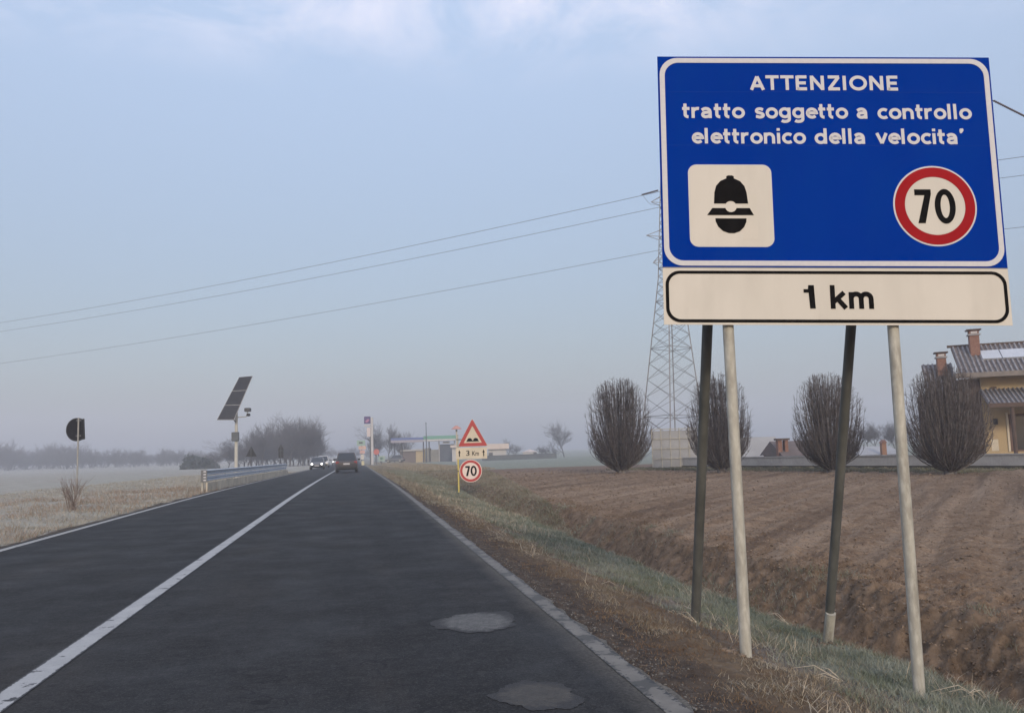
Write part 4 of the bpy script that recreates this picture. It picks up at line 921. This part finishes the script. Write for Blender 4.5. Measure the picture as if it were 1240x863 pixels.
stalks(gp(1022, 830, -.35), 'bent pale stalks lying on bare earth between the two front posts', 8)

# ------------------------------------------------------------------ wall and buildings on the right
YAW = rad(-10.2); k_ = Matrix.Rotation(-YAW, 3, 'Z')
m_conc = mat('concrete', (.33, .33, .335), .85, (.26, .26, .265), 1.2, c3=(.38, .38, .38), scale3=6)
m_dark = mat('dark_foot_strip', (.035, .035, .03), .9, (.055, .05, .04), 2)
a = gp(797, 571, -.42); b = gp(1300, 572.5, -.25)
A, B = Vector((a[0] + .9, a[1] + 3.2, 0)), Vector((b[0] + .9, b[1] + 3.2, 0)); L_ = (B - A).length
bw = thing('boundary_wall', 'low pale concrete boundary wall running behind the clipped trees', 'wall', (A.x, A.y, H1(A.x, A.y)), math.atan2(B.y - A.y, B.x - A.x))
dz = H1(B.x, B.y) - H1(A.x, A.y)
def slab(m_, x0, x1, y0, y1, z0, z1, name, par, dz=0, Lx=1):
    return MB().add([(x0, y0, z0 + dz * x0 / Lx), (x1, y0, z0 + dz * x1 / Lx), (x1, y1, z0 + dz * x1 / Lx), (x0, y1, z0 + dz * x0 / Lx), (x0, y0, z1 + dz * x0 / Lx), (x1, y0, z1 + dz * x1 / Lx), (x1, y1, z1 + dz * x1 / Lx), (x0, y1, z1 + dz * x0 / Lx)],
                    [(3, 2, 1, 0), (4, 5, 6, 7), (0, 1, 5, 4), (1, 2, 6, 5), (2, 3, 7, 6), (3, 0, 4, 7)]).build(name, m_, par)
slab(m_dark, 0, L_, -.06, .25, -.4, .16, 'foot_strip', bw, dz, L_)  # darker strip along the foot of the wall
slab(m_conc, 0, L_, 0, .2, .161, .62, 'wall_face', bw, dz, L_)
slab(m_conc, 0, L_, -.04, .24, .621, .68, 'coping', bw, dz, L_)
# grass strip at the foot of the wall
X, Y = [], []
n = 26000; t = rng.random(n); off = rng.uniform(-4.2, -.3, n) 
nx_ = -(B - A).normalized().y; ny_ = (B - A).normalized().x
X = A.x + (B.x - A.x) * t + nx_ * -off * -1; Y = A.y + (B.y - A.y) * t + ny_ * -off * -1
X = A.x + (B.x - A.x) * t + nx_ * off; Y = A.y + (B.y - A.y) * t + ny_ * off
sheet('wall_foot_grass', X, Y, h_field2, .12, .006, .6, grassmat('wall_grass', (.15, .155, .105), (.24, .22, .16), .5), bright=(.7, 1.1))
def loc_thing(name, label, cat, u, v, D, group=None):
    A = _P(u, v, D); return thing(name, label, cat, tuple(A), YAW, group), (lambda uu: (uu - u) * D / F0), (lambda vv: (v - vv) * D / F0)
def roofmat(name, c, c2, per):
    m = bpy.data.materials.new(name); m.use_nodes = True; t = m.node_tree; p = t.nodes['Principled BSDF']; p.inputs['Roughness'].default_value = .85
    co = t.nodes.new('ShaderNodeTexCoord'); wv = t.nodes.new('ShaderNodeTexNoise'); wv.inputs['Scale'].default_value = 3; t.links.new(co.outputs['Object'], wv.inputs['Vector'])
    x = t.nodes.new('ShaderNodeMix'); x.data_type = 'RGBA'; r = t.nodes.new('ShaderNodeMapRange'); r.inputs[1].default_value = .4; r.inputs[2].default_value = .6
    t.links.new(wv.outputs[0], r.inputs[0]); t.links.new(r.outputs[0], x.inputs[0]); x.inputs[6].default_value = (*c, 1); x.inputs[7].default_value = (*c2, 1); t.links.new(x.outputs[2], p.inputs['Base Color'])
    return m
m_tile = roofmat('roof_tiles', (.085, .070, .070), (.15, .125, .12), 2)
m_tile_frost = roofmat('frosted_tile_ridge', (.26, .25, .26), (.17, .16, .165), 2)
def tiled(x0, x1, y0, y1, z0, z1, th, pitch, par, name='roof'):
    """sloping roof face from eave (y0,z0) to ridge (y1,z1) with round tile columns"""
    rf = MB().add([(x0, y0, z0), (x1, y0, z0), (x1, y1, z1), (x0, y1, z1), (x0, y0, z0 - th), (x1, y0, z0 - th), (x1, y1, z1 - th), (x0, y1, z1 - th)], [(0, 1, 2, 3), (7, 6, 5, 4), (1, 0, 4, 5), (2, 1, 5, 6), (3, 2, 6, 7), (0, 3, 7, 4)]).build(name, m_tile, par)
    b = MB(); x = x0 + pitch / 2
    while x < x1: b.tube([(x, y0 - .03, z0 + .01), (x, y1, z1 + .01)], pitch * .27, 6); x += pitch
    b.build('tile_columns', m_tile_frost, rf); return rf
m_yel = mat('yellow_plaster', (.46, .34, .19), .9, (.39, .30, .18), .8, c3=(.36, .27, .17), scale3=2)
m_bro = mat('brown_wood', (.07, .045, .035), .8, (.10, .065, .05), 3)
m_brick = mat('brick', (.20, .10, .072), .9, (.27, .155, .115), 9, c3=(.16, .08, .06), scale3=25)
D = 47.0; YAW = rad(-30)
ho, hx, hz = loc_thing('yellow_house', 'yellow rendered house with dark tiled roofs and a porch behind the rightmost clipped tree', 'house', 1167, 556, D)
MB().box(hx(1195), hx(1420), .9, 9, hz(575), hz(452)).build('wall', m_yel, ho)
MB().box(hx(1140), hx(1194.8), 2.2, 9, hz(575), hz(470)).build('wing_wall', m_bro, ho)
MB().box(hx(1172), hx(1194.6), .98, 2.19, hz(575), hz(458)).build('brown_bay', m_bro, ho)
rf = tiled(hx(1171), hx(1440), -.2, 2.9, hz(454), hz(413), .14, .24, ho)
MB().box(hx(1165), hx(1440), -.32, -.21, hz(458), hz(452)).build('gutter', mat('gutter', (.20, .17, .15), .6, (.15, .13, .12), 3), rf)
MB().box(hx(1167), hx(1440), 2.8, 3.0, hz(414), hz(411)).build('ridge', m_bro, rf)
def onroof(v_, z=0): return None
def roofq(u0, u1, v0, v1, y0, z0, y1, z1, off):
    # rectangle lying on the roof slope
    def yz(vv):
        t = (hz(vv) - z0) / (z1 - z0); return y0 + (y1 - y0) * t, hz(vv)
    (ya, za), (yb, zb) = yz(v1), yz(v0)
    return MB().add([(hx(u0), ya - off, za + off), (hx(u1), ya - off, za + off), (hx(u1), yb - off, zb + off), (hx(u0), yb - off, zb + off), (hx(u0), ya, za), (hx(u1), ya, za), (hx(u1), yb, zb), (hx(u0), yb, zb)],
                    [(0, 1, 2, 3), (7, 6, 5, 4), (1, 0, 4, 5), (2, 1, 5, 6), (3, 2, 6, 7), (0, 3, 7, 4)])
roofq(1201, 1222, 423.5, 435.5, -.2, hz(454), 2.9, hz(413), .09).build('skylight', mat('frosted_glass', (.50, .53, .58), .4, (.44, .47, .52), 3), rf)
roofq(1223, 1250, 423.5, 435.5, -.2, hz(454), 2.9, hz(413), .09).build('skylight', mat('frosted_glass_b', (.50, .53, .58), .4, (.44, .47, .52), 3), rf)
tiled(hx(1137), hx(1172), 1.6, 3.8, hz(474), hz(433), .14, .24, ho, 'wing_roof')
tiled(hx(1193), hx(1440), -1.6, .88, hz(492), hz(472), .12, .22, ho, 'porch_roof')
MB().box(hx(1192), hx(1440), -1.75, -1.61, hz(496), hz(491)).build('porch_beam', m_bro, ho)
MB().box(hx(1206), hx(1212), .80, .89, hz(473), hz(469)).build('roof_vent', m_bro, ho)
def chim(u0, u1, vt, vb, y):
    c = MB().box(hx(u0), hx(u1), y, y + .55, hz(vb), hz(vt)).build('chimney', m_brick, ho)
    MB().box(hx(u0) - .07, hx(u1) + .07, y - .07, y + .62, hz(vt) - .28, hz(vt) - .20).build('band', m_conc, c)
    MB().box(hx(u0) - .12, hx(u1) + .12, y - .12, y + .67, hz(vt) + .001, hz(vt) + .07).build('cap', m_bro, c)
    MB().box(hx(u0) + .08, hx(u1) - .08, y - .01, y - .001, hz(vt) - .17, hz(vt) - .06).build('flue_opening', m_let, c)
chim(1153, 1163.5, 421, 450, 2.4); chim(1190, 1201, 396, 428, 1.7)
MB().box(hx(1205.5), hx(1210), .80, .89, hz(515), hz(508)).box(hx(1206.6), hx(1209), .72, .80, hz(513), hz(510)).build('wall_lamp', rubber, ho)
po_ = MB().tube([(hx(1217), -1.6, hz(564)), (hx(1217), -1.6, hz(493))], .10, 8).build('porch_column', m_bro, ho)
wf = MB().box(hx(1222), hx(1262), .86, .898, hz(548), hz(503)).build('door', mat('door_brown', (.13, .065, .045), .6, (.09, .05, .04), 3), ho)
MB().box(hx(1225), hx(1238), .84, .859, hz(546), hz(506)).build('pane', glass, wf)
MB().box(hx(1219.5), hx(1221.8), .84, .898, hz(548), hz(501)).build('door_frame', m_film, ho)
MB().box(hx(1201.5), hx(1209), .885, .899, hz(547), hz(533)).build('sunlit_wall_patch', m_film, ho)  # pale slab stands in for sunlight on this bit of porch wall
MB().box(hx(1120), hx(1440), -2.2, .9, hz(575), hz(553)).build('terrace', m_conc, ho)
YAW = rad(-10.2)
# courtyard slabs / low roofs left of the house
def low_building(u0, u1, v0, v1, vb, D, c, c2, label, rooftop=True, ridge=1.5, wallc=None):
    o, fx, fz = loc_thing('low_building', label, 'building', u0, vb, D)
    mm = mat('low_roof', c, .85, c2, .7, c3=c, scale3=6); wm = mat('low_wall', wallc or (.24, .22, .20), .9, (.18, .165, .15), .6)
    MB().box(0, fx(u1), 0, 5, -1.5, fz(v1)).build('wall', wm, o)
    if rooftop:
        MB().add([(-.2, -.3, fz(v1) + .003), (fx(u1) + .2, -.3, fz(v1) + .003), (fx(u1) + .2, 2.6, fz(v0)), (-.2, 2.6, fz(v0)), (-.2, 5.4, fz(v1) + .003), (fx(u1) + .2, 5.4, fz(v1) + .003)], [(0, 1, 2, 3), (3, 2, 5, 4), (0, 3, 4), (1, 5, 2), (0, 4, 5, 1)]).build('roof', mm, o)
    return o, fx, fz
lb, fx, fz = low_building(846, 950, 531, 556, 566, 66, (.34, .33, .32), (.29, .28, .27), 'long pale grey low roof right of the second clipped tree')
MB().tube([(fx(918.5), -.6, fz(565)), (fx(918.5), -.6, fz(558))], .06, 6).build('bollard', white_paint, lb)
lb, fx, fz = low_building(951, 1000, 534, 552, 566, 60, (.15, .115, .105), (.11, .09, .085), 'brown tiled low building with two chimneys behind the third clipped tree', wallc=(.16, .13, .12))
for u0, u1 in ((946.5, 951.5), (955, 959)):
    c = MB().box(fx(u0), fx(u1), .5, 1.0, fz(560), fz(533)).build('chimney', m_brick, lb); MB().box(fx(u0) - .1, fx(u1) + .1, .4, 1.1, fz(533) + .002, fz(532) + .08).build('cap', m_bro, c)
lb, fx, fz = low_building(1044, 1092, 541, 551, 566, 70, (.36, .36, .37), (.31, .31, .32), 'pale flat low roof with an orange chimney right of the third clipped tree', wallc=(.33, .31, .28))
c = MB().box(fx(1066), fx(1071.5), -.6, -.2, fz(562), fz(537)).build('chimney', mat('orange_brick', (.30, .17, .11), .9, (.25, .14, .09), 5), lb); MB().prism([(fx(1065), fz(537) + .003), (fx(1072.5), fz(537) + .003), (fx(1069), fz(533))], -.7, -.1).build('cap', m_brick, c)
# paved yard between wall and house
q0, q1, q2, q3 = A + Vector((0, .3, 0)), B + Vector((0, .3, 0)), B + Vector((6, 14, 0)), A + Vector((4, 14, 0))
# white mesh fence below the pylon
D = 56.0
fo, fx, fz = loc_thing('panel_fence', 'tall translucent white panel fence below the pylon, between the two leftmost clipped trees', 'fence', 791, 568, D)
m_pan = mat('fence_panel', (.34, .34, .345), .8, (.28, .28, .285), 1)
for i in range(5):
    u0 = 791 + i * 11.2; MB().box(fx(u0 + .5), fx(u0 + 10.7), 0, .03, fz(566), fz(522)).build('fence_panel', m_pan, fo)
    MB().box(fx(u0 - .6), fx(u0 + .4), -.05, .06, fz(572), fz(519)).build('fence_post', galv, fo)
for v in (520.5, 532, 544, 556): MB().box(fx(791), fx(846.5), -.07, -.052, fz(v), fz(v) + .05).build('fence_rail', galv, fo)
# gate-like bars
# ------------------------------------------------------------------ fuel station and far buildings
D = 205.0
st, fx, fz = loc_thing('fuel_station', 'hazy fuel station with a blue-edged and a green-edged canopy behind the rough road sign', 'fuel station', 500, 558, D)
m_w = mat('hazy_white', (.50, .48, .47), .8, (.44, .42, .41), .5)
c = MB().box(fx(475), fx(514), -2, 4, fz(532.6), fz(529.8)).build('canopy', mat('blue_fascia', (.08, .12, .30), .6, (.10, .14, .32), .5), st)
MB().box(fx(475), fx(514), -2.05, -2.01, fz(535.5), fz(532.61)).build('canopy_underside', mat('lilac', (.33, .30, .34), .6, (.30, .27, .31), .5), c)
MB().box(fx(514.3), fx(553), -2, 4, fz(532.5), fz(528.5)).build('canopy', mat('green_fascia', (.12, .30, .22), .6, (.15, .32, .25), .5), st)
MB().box(fx(514.3), fx(553), -2.05, 3.9, fz(534.8), fz(532.6)).build('canopy_band', m_w, st)
MB().box(fx(484), fx(503), 1, 3.5, fz(560), fz(545)).build('kiosk', mat('greybrown', (.16, .13, .12), .8, (.20, .165, .15), .3), st)
MB().box(fx(503.2), fx(514), .8, 3.6, fz(560), fz(544)).build('shop', mat('cream_wall', (.50, .40, .24), .8, (.45, .35, .22), .5), st)
MB().box(fx(515), fx(521), 0, 3, fz(560), fz(543)).box(fx(521.5), fx(531), .3, 3, fz(560), fz(545)).build('pump_housing', mat('grey_wall', (.28, .27, .24), .8, (.22, .21, .19), .4), st)
MB().box(fx(532), fx(550), .5, 5, fz(560), fz(539)).build('car_wash', mat('slate', (.09, .11, .14), .6, (.07, .08, .11), .5), st)
for u in (478, 487, 513, 520, 532, 551): MB().tube([(fx(u), 0, fz(562)), (fx(u), 0, fz(534.9))], .13, 6).build('canopy_column', m_w if u > 530 else dark_metal, st)
MB().box(fx(485), fx(513), .4, .9, fz(546), fz(544.2)).build('sign_band', m_w, st)
MB().box(fx(537), fx(545), -.6, -.2, fz(538), fz(535.5)).build('small_sign_band', m_w, st)
o, fx, fz = loc_thing('steel_mast', 'thin dark mast rising between the blue and green station canopies', 'mast', 516.7, 558, 200)
MB().tube([(0, 0, -1), (0, 0, fz(513))], [.12, .08], 8).build('shaft', dark_metal, o); MB().lathe([(.05, 0), (.14, .05), (.1, .3)], 8, (0, 0, fz(513))).build('cap', dark_metal, o)
# tall price sign
D = 172.0
to, fx, fz = loc_thing('fuel_price_sign', 'tall white roadside pylon sign with a purple square emblem on top', 'price sign', 450.5, 562, D)
MB().box(fx(449.5), fx(452.3), 0, .25, -.5, fz(505.5)).build('white_column', m_w, to); MB().box(fx(447.8), fx(449.3), .05, .2, -.5, fz(527)).build('dark_column', dark_metal, to)
em = MB().box(fx(441.5), fx(449.2), -.05, .2, fz(512.8), fz(504)).build('emblem_box', mat('purple', (.06, .035, .13), .6, (.08, .04, .15), 1), to)
MB().prism([(fx(443), fz(509.5)), (fx(446), fz(507)), (fx(448.3), fz(508)), (fx(446.5), fz(510.5)), (fx(444), fz(511.5))], -.08, -.051).build('emblem_mark', mat('pink', (.42, .18, .30), .6, (.38, .16, .28), 1), em)
MB().box(fx(441.8), fx(449.2), -.05, .2, fz(516), fz(514)).build('slim_band', m_w, to); MB().box(fx(444.8), fx(449.2), -.05, .2, fz(528.5), fz(517.5)).build('price_panel', mat('pinkish_white', (.62, .52, .50), .7, (.56, .48, .46), 1), to)
def boardsign(name, u, vb, D, items, label, cat='sign'):
    o, fx, fz = loc_thing(name, label, cat, u, vb, D)
    MB().tube([(0, .1, -.5), (0, .1, fz(items[0][2]))], .07, 8).build('pole', galv_dark, o)
    for (u0, u1, v0, v1, c, sh) in items:
        mm = mat('board', c, .7, tuple(x * .85 for x in c), 1.5)
        if sh == 'c': MB().prism(circ(fx((u0 + u1) / 2), fz((v0 + v1) / 2), (u1 - u0) / 2 * D / F0, 24), -.02, .02).build('disc', mm, o)
        else: MB().box(fx(u0), fx(u1), -.03, .03, fz(v1), fz(v0)).build('board', mm, o)
    return o, fx, fz
o, fx, fz = boardsign('hanging_board_sign', 438, 563, 150, [(432.5, 442.5, 533, 539.5, (.32, .44, .38), 'b'), (434.5, 443.5, 540, 544, (.62, .42, .34), 'b'), (436, 442, 545, 549, (.60, .38, .34), 'b'), (437, 441, 550, 556, (.60, .56, .50), 'b')], 'stack of pale green and pink boards on a pole left of the tall price sign')
MB().box(fx(435), fx(439.5), -.045, -.031, fz(537), fz(535)).build('board_mark', dark_metal, o)
boardsign('red_disc_sign', 456, 560, 165, [(452.5, 459.5, 543.5, 550.5, (.55, .16, .13), 'c')], 'red round sign just right of the tall price sign column')
boardsign('green_board_sign', 462, 560, 165, [(458.5, 466, 552, 558, (.34, .42, .36), 'b'), (460.5, 463.5, 553.5, 556.5, (.08, .22, .13), 'b')], 'small pale board with green centre beside the red round sign')
boardsign('roadside_totem', 439, 564, 140, [(437.8, 441.2, 558, 563, (.62, .56, .36), 'b')], 'small pale yellowish post sign low at the road edge below the hanging boards')
o, fx, fz = loc_thing('service_totem', 'pale post with a pink mushroom-shaped top behind the rough road sign', 'post', 553.6, 558, 120)
MB().tube([(0, 0, -.5), (0, 0, fz(520))], .10, 8).build('pole', m_film, o); MB().lathe([(.75, 0), (.55, .18), (.25, .42), (.06, .5)], 16, (0, 0, fz(519.5))).build('top', mat('salmon', (.55, .27, .22), .7, (.50, .25, .2), 1), o); MB().box(-.12, .12, -.12, .12, fz(522.5), fz(520) - .001).build('collar', dark_metal, o)
def farhouse(u0, u1, vr, ve, vb, D, label, gable=False, door=None, name='white_building'):
    o, fx, fz = loc_thing(name, label, 'building', u0, vb, D)
    MB().box(fx(u0) + .3, fx(u1) - .6, 0, 6, -.5, fz(ve)).build('wall', m_w, o)
    rm = mat('pale_roof', (.60, .50, .44), .8, (.54, .46, .41), .6)
    if gable: MB().add([(0, -.3, fz(ve) + .003), (fx(u1), -.3, fz(ve) + .003), (fx((u0 + u1) / 2), 3, fz(vr)), (fx((u0 + u1) / 2), 3.2, fz(vr)), (0, 6.3, fz(ve) + .003), (fx(u1), 6.3, fz(ve) + .003)], [(0, 1, 2), (0, 2, 3, 4), (1, 5, 3, 2), (4, 3, 5), (0, 4, 5, 1)]).build('roof', rm, o)
    else: MB().box(0, fx(u1), -.8, 6.5, fz(ve) + .003, fz(vr)).build('roof_fascia', rm, o)
    if door: MB().box(fx(door[0]), fx(door[1]), -.03, -.001, -.5, fz(door[2])).build('opening', dark_metal, o)
    return o
farhouse(590, 616.5, 537.5, 544, 554.5, 200, 'far white building with a deep pink-white roof edge right of the rough road sign', door=(592, 597, 548))
farhouse(632, 652, 544, 547.5, 552.5, 230, 'far small white hut with a low pitched roof', True, door=(646, 650, 547.8), name='white_hut')
farhouse(546, 556, 539, 542, 557, 195, 'far narrow white cabin behind the rough road sign pole', name='white_cabin')
# dark low wall running under the far buildings
A_, B_ = _P(585, 554.5, 185), _P(674, 553, 200)
o = thing('field_wall', 'low dark wall along the far edge of the green field', 'wall', (A_.x, A_.y, H1(A_.x, A_.y)), math.atan2(B_.y - A_.y, B_.x - A_.x))
MB().box(0, (B_ - A_).length, 0, .4, -.5, 1.0).build('wall_face', mat('dark_wall', (.10, .11, .12), .9, (.13, .14, .14), .4), o); MB().box(-.05, (B_ - A_).length + .05, -.06, .46, 1.001, 1.08).build('coping', dark_metal, o)

# ------------------------------------------------------------------ vehicles
def car(label, loc, rz, paint, suv=True, group=None, lights=False, L_=4.5, Wd=1.84, Hh=1.68):
    o = thing('parked_car' if False else 'car', label, 'car', loc, rz, group)
    hb = .98 if suv else .90
    #      y      zbot  zbelt  wbelt   front is +y
    S = [(-L_ / 2, .42, hb - .14, .80), (-L_ / 2 + .12, .28, hb - .02, .90), (-L_ / 2 + .7, .24, hb, .92), (-.2, .22, hb, .92), (L_ / 2 - 1.3, .23, hb - .02, .92), (L_ / 2 - .5, .25, hb - .12, .89), (L_ / 2 - .12, .30, hb - .28, .82), (L_ / 2, .40, hb - .40, .70)]
    b = MB(); vs = []; k = Wd / 1.84
    for y, zb, zt, wd in S:
        wd *= k; vs += [(-wd * .9, y, zb), (-wd, y, zb + .18), (-wd, y, zt - .14), (-wd * .95, y, zt), (0, y, zt + .03), (wd * .95, y, zt), (wd, y, zt - .14), (wd, y, zb + .18), (wd * .9, y, zb)]
    n = 9; fs = [(i * n + j, i * n + (j + 1) % n, (i + 1) * n + (j + 1) % n, (i + 1) * n + j) for i in range(len(S) - 1) for j in range(n)] + [tuple(range(n - 1, -1, -1)), tuple((len(S) - 1) * n + j for j in range(n))]
    body = b.add(vs, fs).build('body', paint, o, smooth=True)
    # greenhouse
    yr0, yr1 = (-L_ / 2 + .18, -L_ / 2 + .62); yf0, yf1 = L_ / 2 - 1.25, L_ / 2 - 2.05
    zb, zt = hb - .02, Hh; wb, wt = .86 * k, .66 * k
    q = [(-wb, yr0, zb), (wb, yr0, zb), (wb, yf0, zb), (-wb, yf0, zb), (-wt, yr1, zt - .03), (wt, yr1, zt - .03), (wt, yf1, zt - .05), (-wt, yf1, zt - .05), (-wt * .75, yr1 + .25, zt), (wt * .75, yr1 + .25, zt), (wt * .75, yf1 - .25, zt), (-wt * .75, yf1 - .25, zt)]
    MB().add(q, [(0, 1, 5, 4), (1, 2, 6, 5), (2, 3, 7, 6), (3, 0, 4, 7), (4, 5, 9, 8), (5, 6, 10, 9), (6, 7, 11, 10), (7, 4, 8, 11), (8, 9, 10, 11)]).build('cabin', paint, o)
    def pane(i, j, m_, l_, name, ins=.12):
        c4 = [Vector(q[t]) for t in (i, j, m_, l_)]; ce = sum(c4, Vector()) / 4; nrm = (c4[1] - c4[0]).cross(c4[3] - c4[0]).normalized()
        p = [c.lerp(ce, ins) + nrm * .012 for c in c4]; MB().add(p + [x - nrm * .01 for x in p], [(0, 1, 2, 3), (7, 6, 5, 4), (1, 0, 4, 5), (2, 1, 5, 6), (3, 2, 6, 7), (0, 3, 7, 4)]).build(name, glass, o)
    pane(0, 1, 5, 4, 'rear_window'); pane(2, 3, 7, 6, 'windscreen'); pane(1, 2, 6, 5, 'side_window'); pane(3, 0, 4, 7, 'side_window')
    m_tl = mat('tail_lamp', (.30, .02, .03), .3, (.22, .02, .02), 9)
    m_hl = mat('head_lamp', (1, .97, .9), .2, emit=3.5 if lights else .0)
    for s in (-1, 1):
        MB().box(s * .74 * k - .13, s * .74 * k + .13, -L_ / 2 + .00, -L_ / 2 + .12, hb - .22, hb - .02, .02).build('tail_lamp', m_tl, o)
        MB().lathe([(.02, L_ / 2 - .12), (.12, L_ / 2 - .10), (.12, L_ / 2 - .02), (.09, L_ / 2 + .02)], 12, (s * .60 * k, 0, .66), 'y').build('headlight', m_hl, o)
        for yy in (-L_ / 2 + .85, L_ / 2 - .9):
            wh = MB().lathe([(.20, s * .70 * k), (.33, s * .71 * k), (.34, s * .80 * k), (.33, s * .90 * k), (.22, s * .915 * k)], 20, (0, yy, .34), 'x').build('wheel', rubber, o, smooth=True)
            MB().lathe([(.05, s * .90 * k), (.21, s * .905 * k), (.20, s * .925 * k)], 12, (0, yy, .34), 'x').build('rim', galv, wh)
        MB().box(s * .93 * k - .0, s * .93 * k + s * .20, .68, .80, hb + .02, hb + .16).build('mirror', rubber, o)
    MB().box(-.78 * k, .78 * k, -L_ / 2 - .05, -L_ / 2 + .10, .34, .52, .02).build('rear_bumper', rubber, o); MB().box(-.26, .26, -L_ / 2 - .03, -L_ / 2 - .001, hb - .30, hb - .18).build('number_plate', m_let, o)
    MB().box(-.62 * k, .62 * k, L_ / 2 - .05, L_ / 2 + .03, .36, .56, .02).build('grille', rubber, o); MB().box(-.26, .26, L_ / 2 + .031, L_ / 2 + .045, .42, .53).build('number_plate', m_let, o)
    return o
m_cardark = mat('brown_paint', (.055, .048, .05), .35, (.065, .056, .056), 2, spec=.5)
m_carsil = mat('dark_grey_paint', (.12, .12, .125), .35, (.10, .10, .105), 2, spec=.5)
m_carwh = mat('white_car_paint', (.55, .53, .50), .35, (.50, .48, .46), 2, spec=.5)
def onroad(u, v, D): A = _P(u, v, D); return (A.x, A.y, float(base(A.y)))
car('dark brown SUV driving away in the right lane, seen from behind', onroad(420, 573, 74), 0, m_cardark)
car('dark oncoming car with bright headlights at the front of the oncoming traffic', onroad(384.5, 566, 105), math.pi, m_carsil, False, None, True, 4.2, 1.74, 1.48)
car('pale oncoming car following close behind the dark oncoming car', onroad(391.5, 564, 128), math.pi, m_carwh, True, None, False, 4.6, 1.8, 1.75)
car('tiny white oncoming car just left of the dark SUV', onroad(407, 563, 190), math.pi, m_carwh, False, None, True, 4.2, 1.74, 1.5)
car('dark car parked at the fuel station left of the kiosk', tuple(_P(478, 558, 200) - Vector((0, 0, .3))), 1.3, m_carsil, False, None, False)

# ------------------------------------------------------------------ the misty air
MB().box(-905, 905, -13, 885, -4.5, 42).build('haze', None, None, kind='stuff')
hzo = bpy.data.objects['haze']; m = bpy.data.materials.new('mist'); m.use_nodes = True; t = m.node_tree; t.nodes.clear()
pv = t.nodes.new('ShaderNodeVolumePrincipled'); pv.inputs['Color'].default_value = (.80, .83, .91, 1); pv.inputs['Density'].default_value = .0014; pv.inputs['Anisotropy'].default_value = .0
ou = t.nodes.new('ShaderNodeOutputMaterial'); t.links.new(pv.outputs[0], ou.inputs['Volume']); hzo.data.materials.append(m)
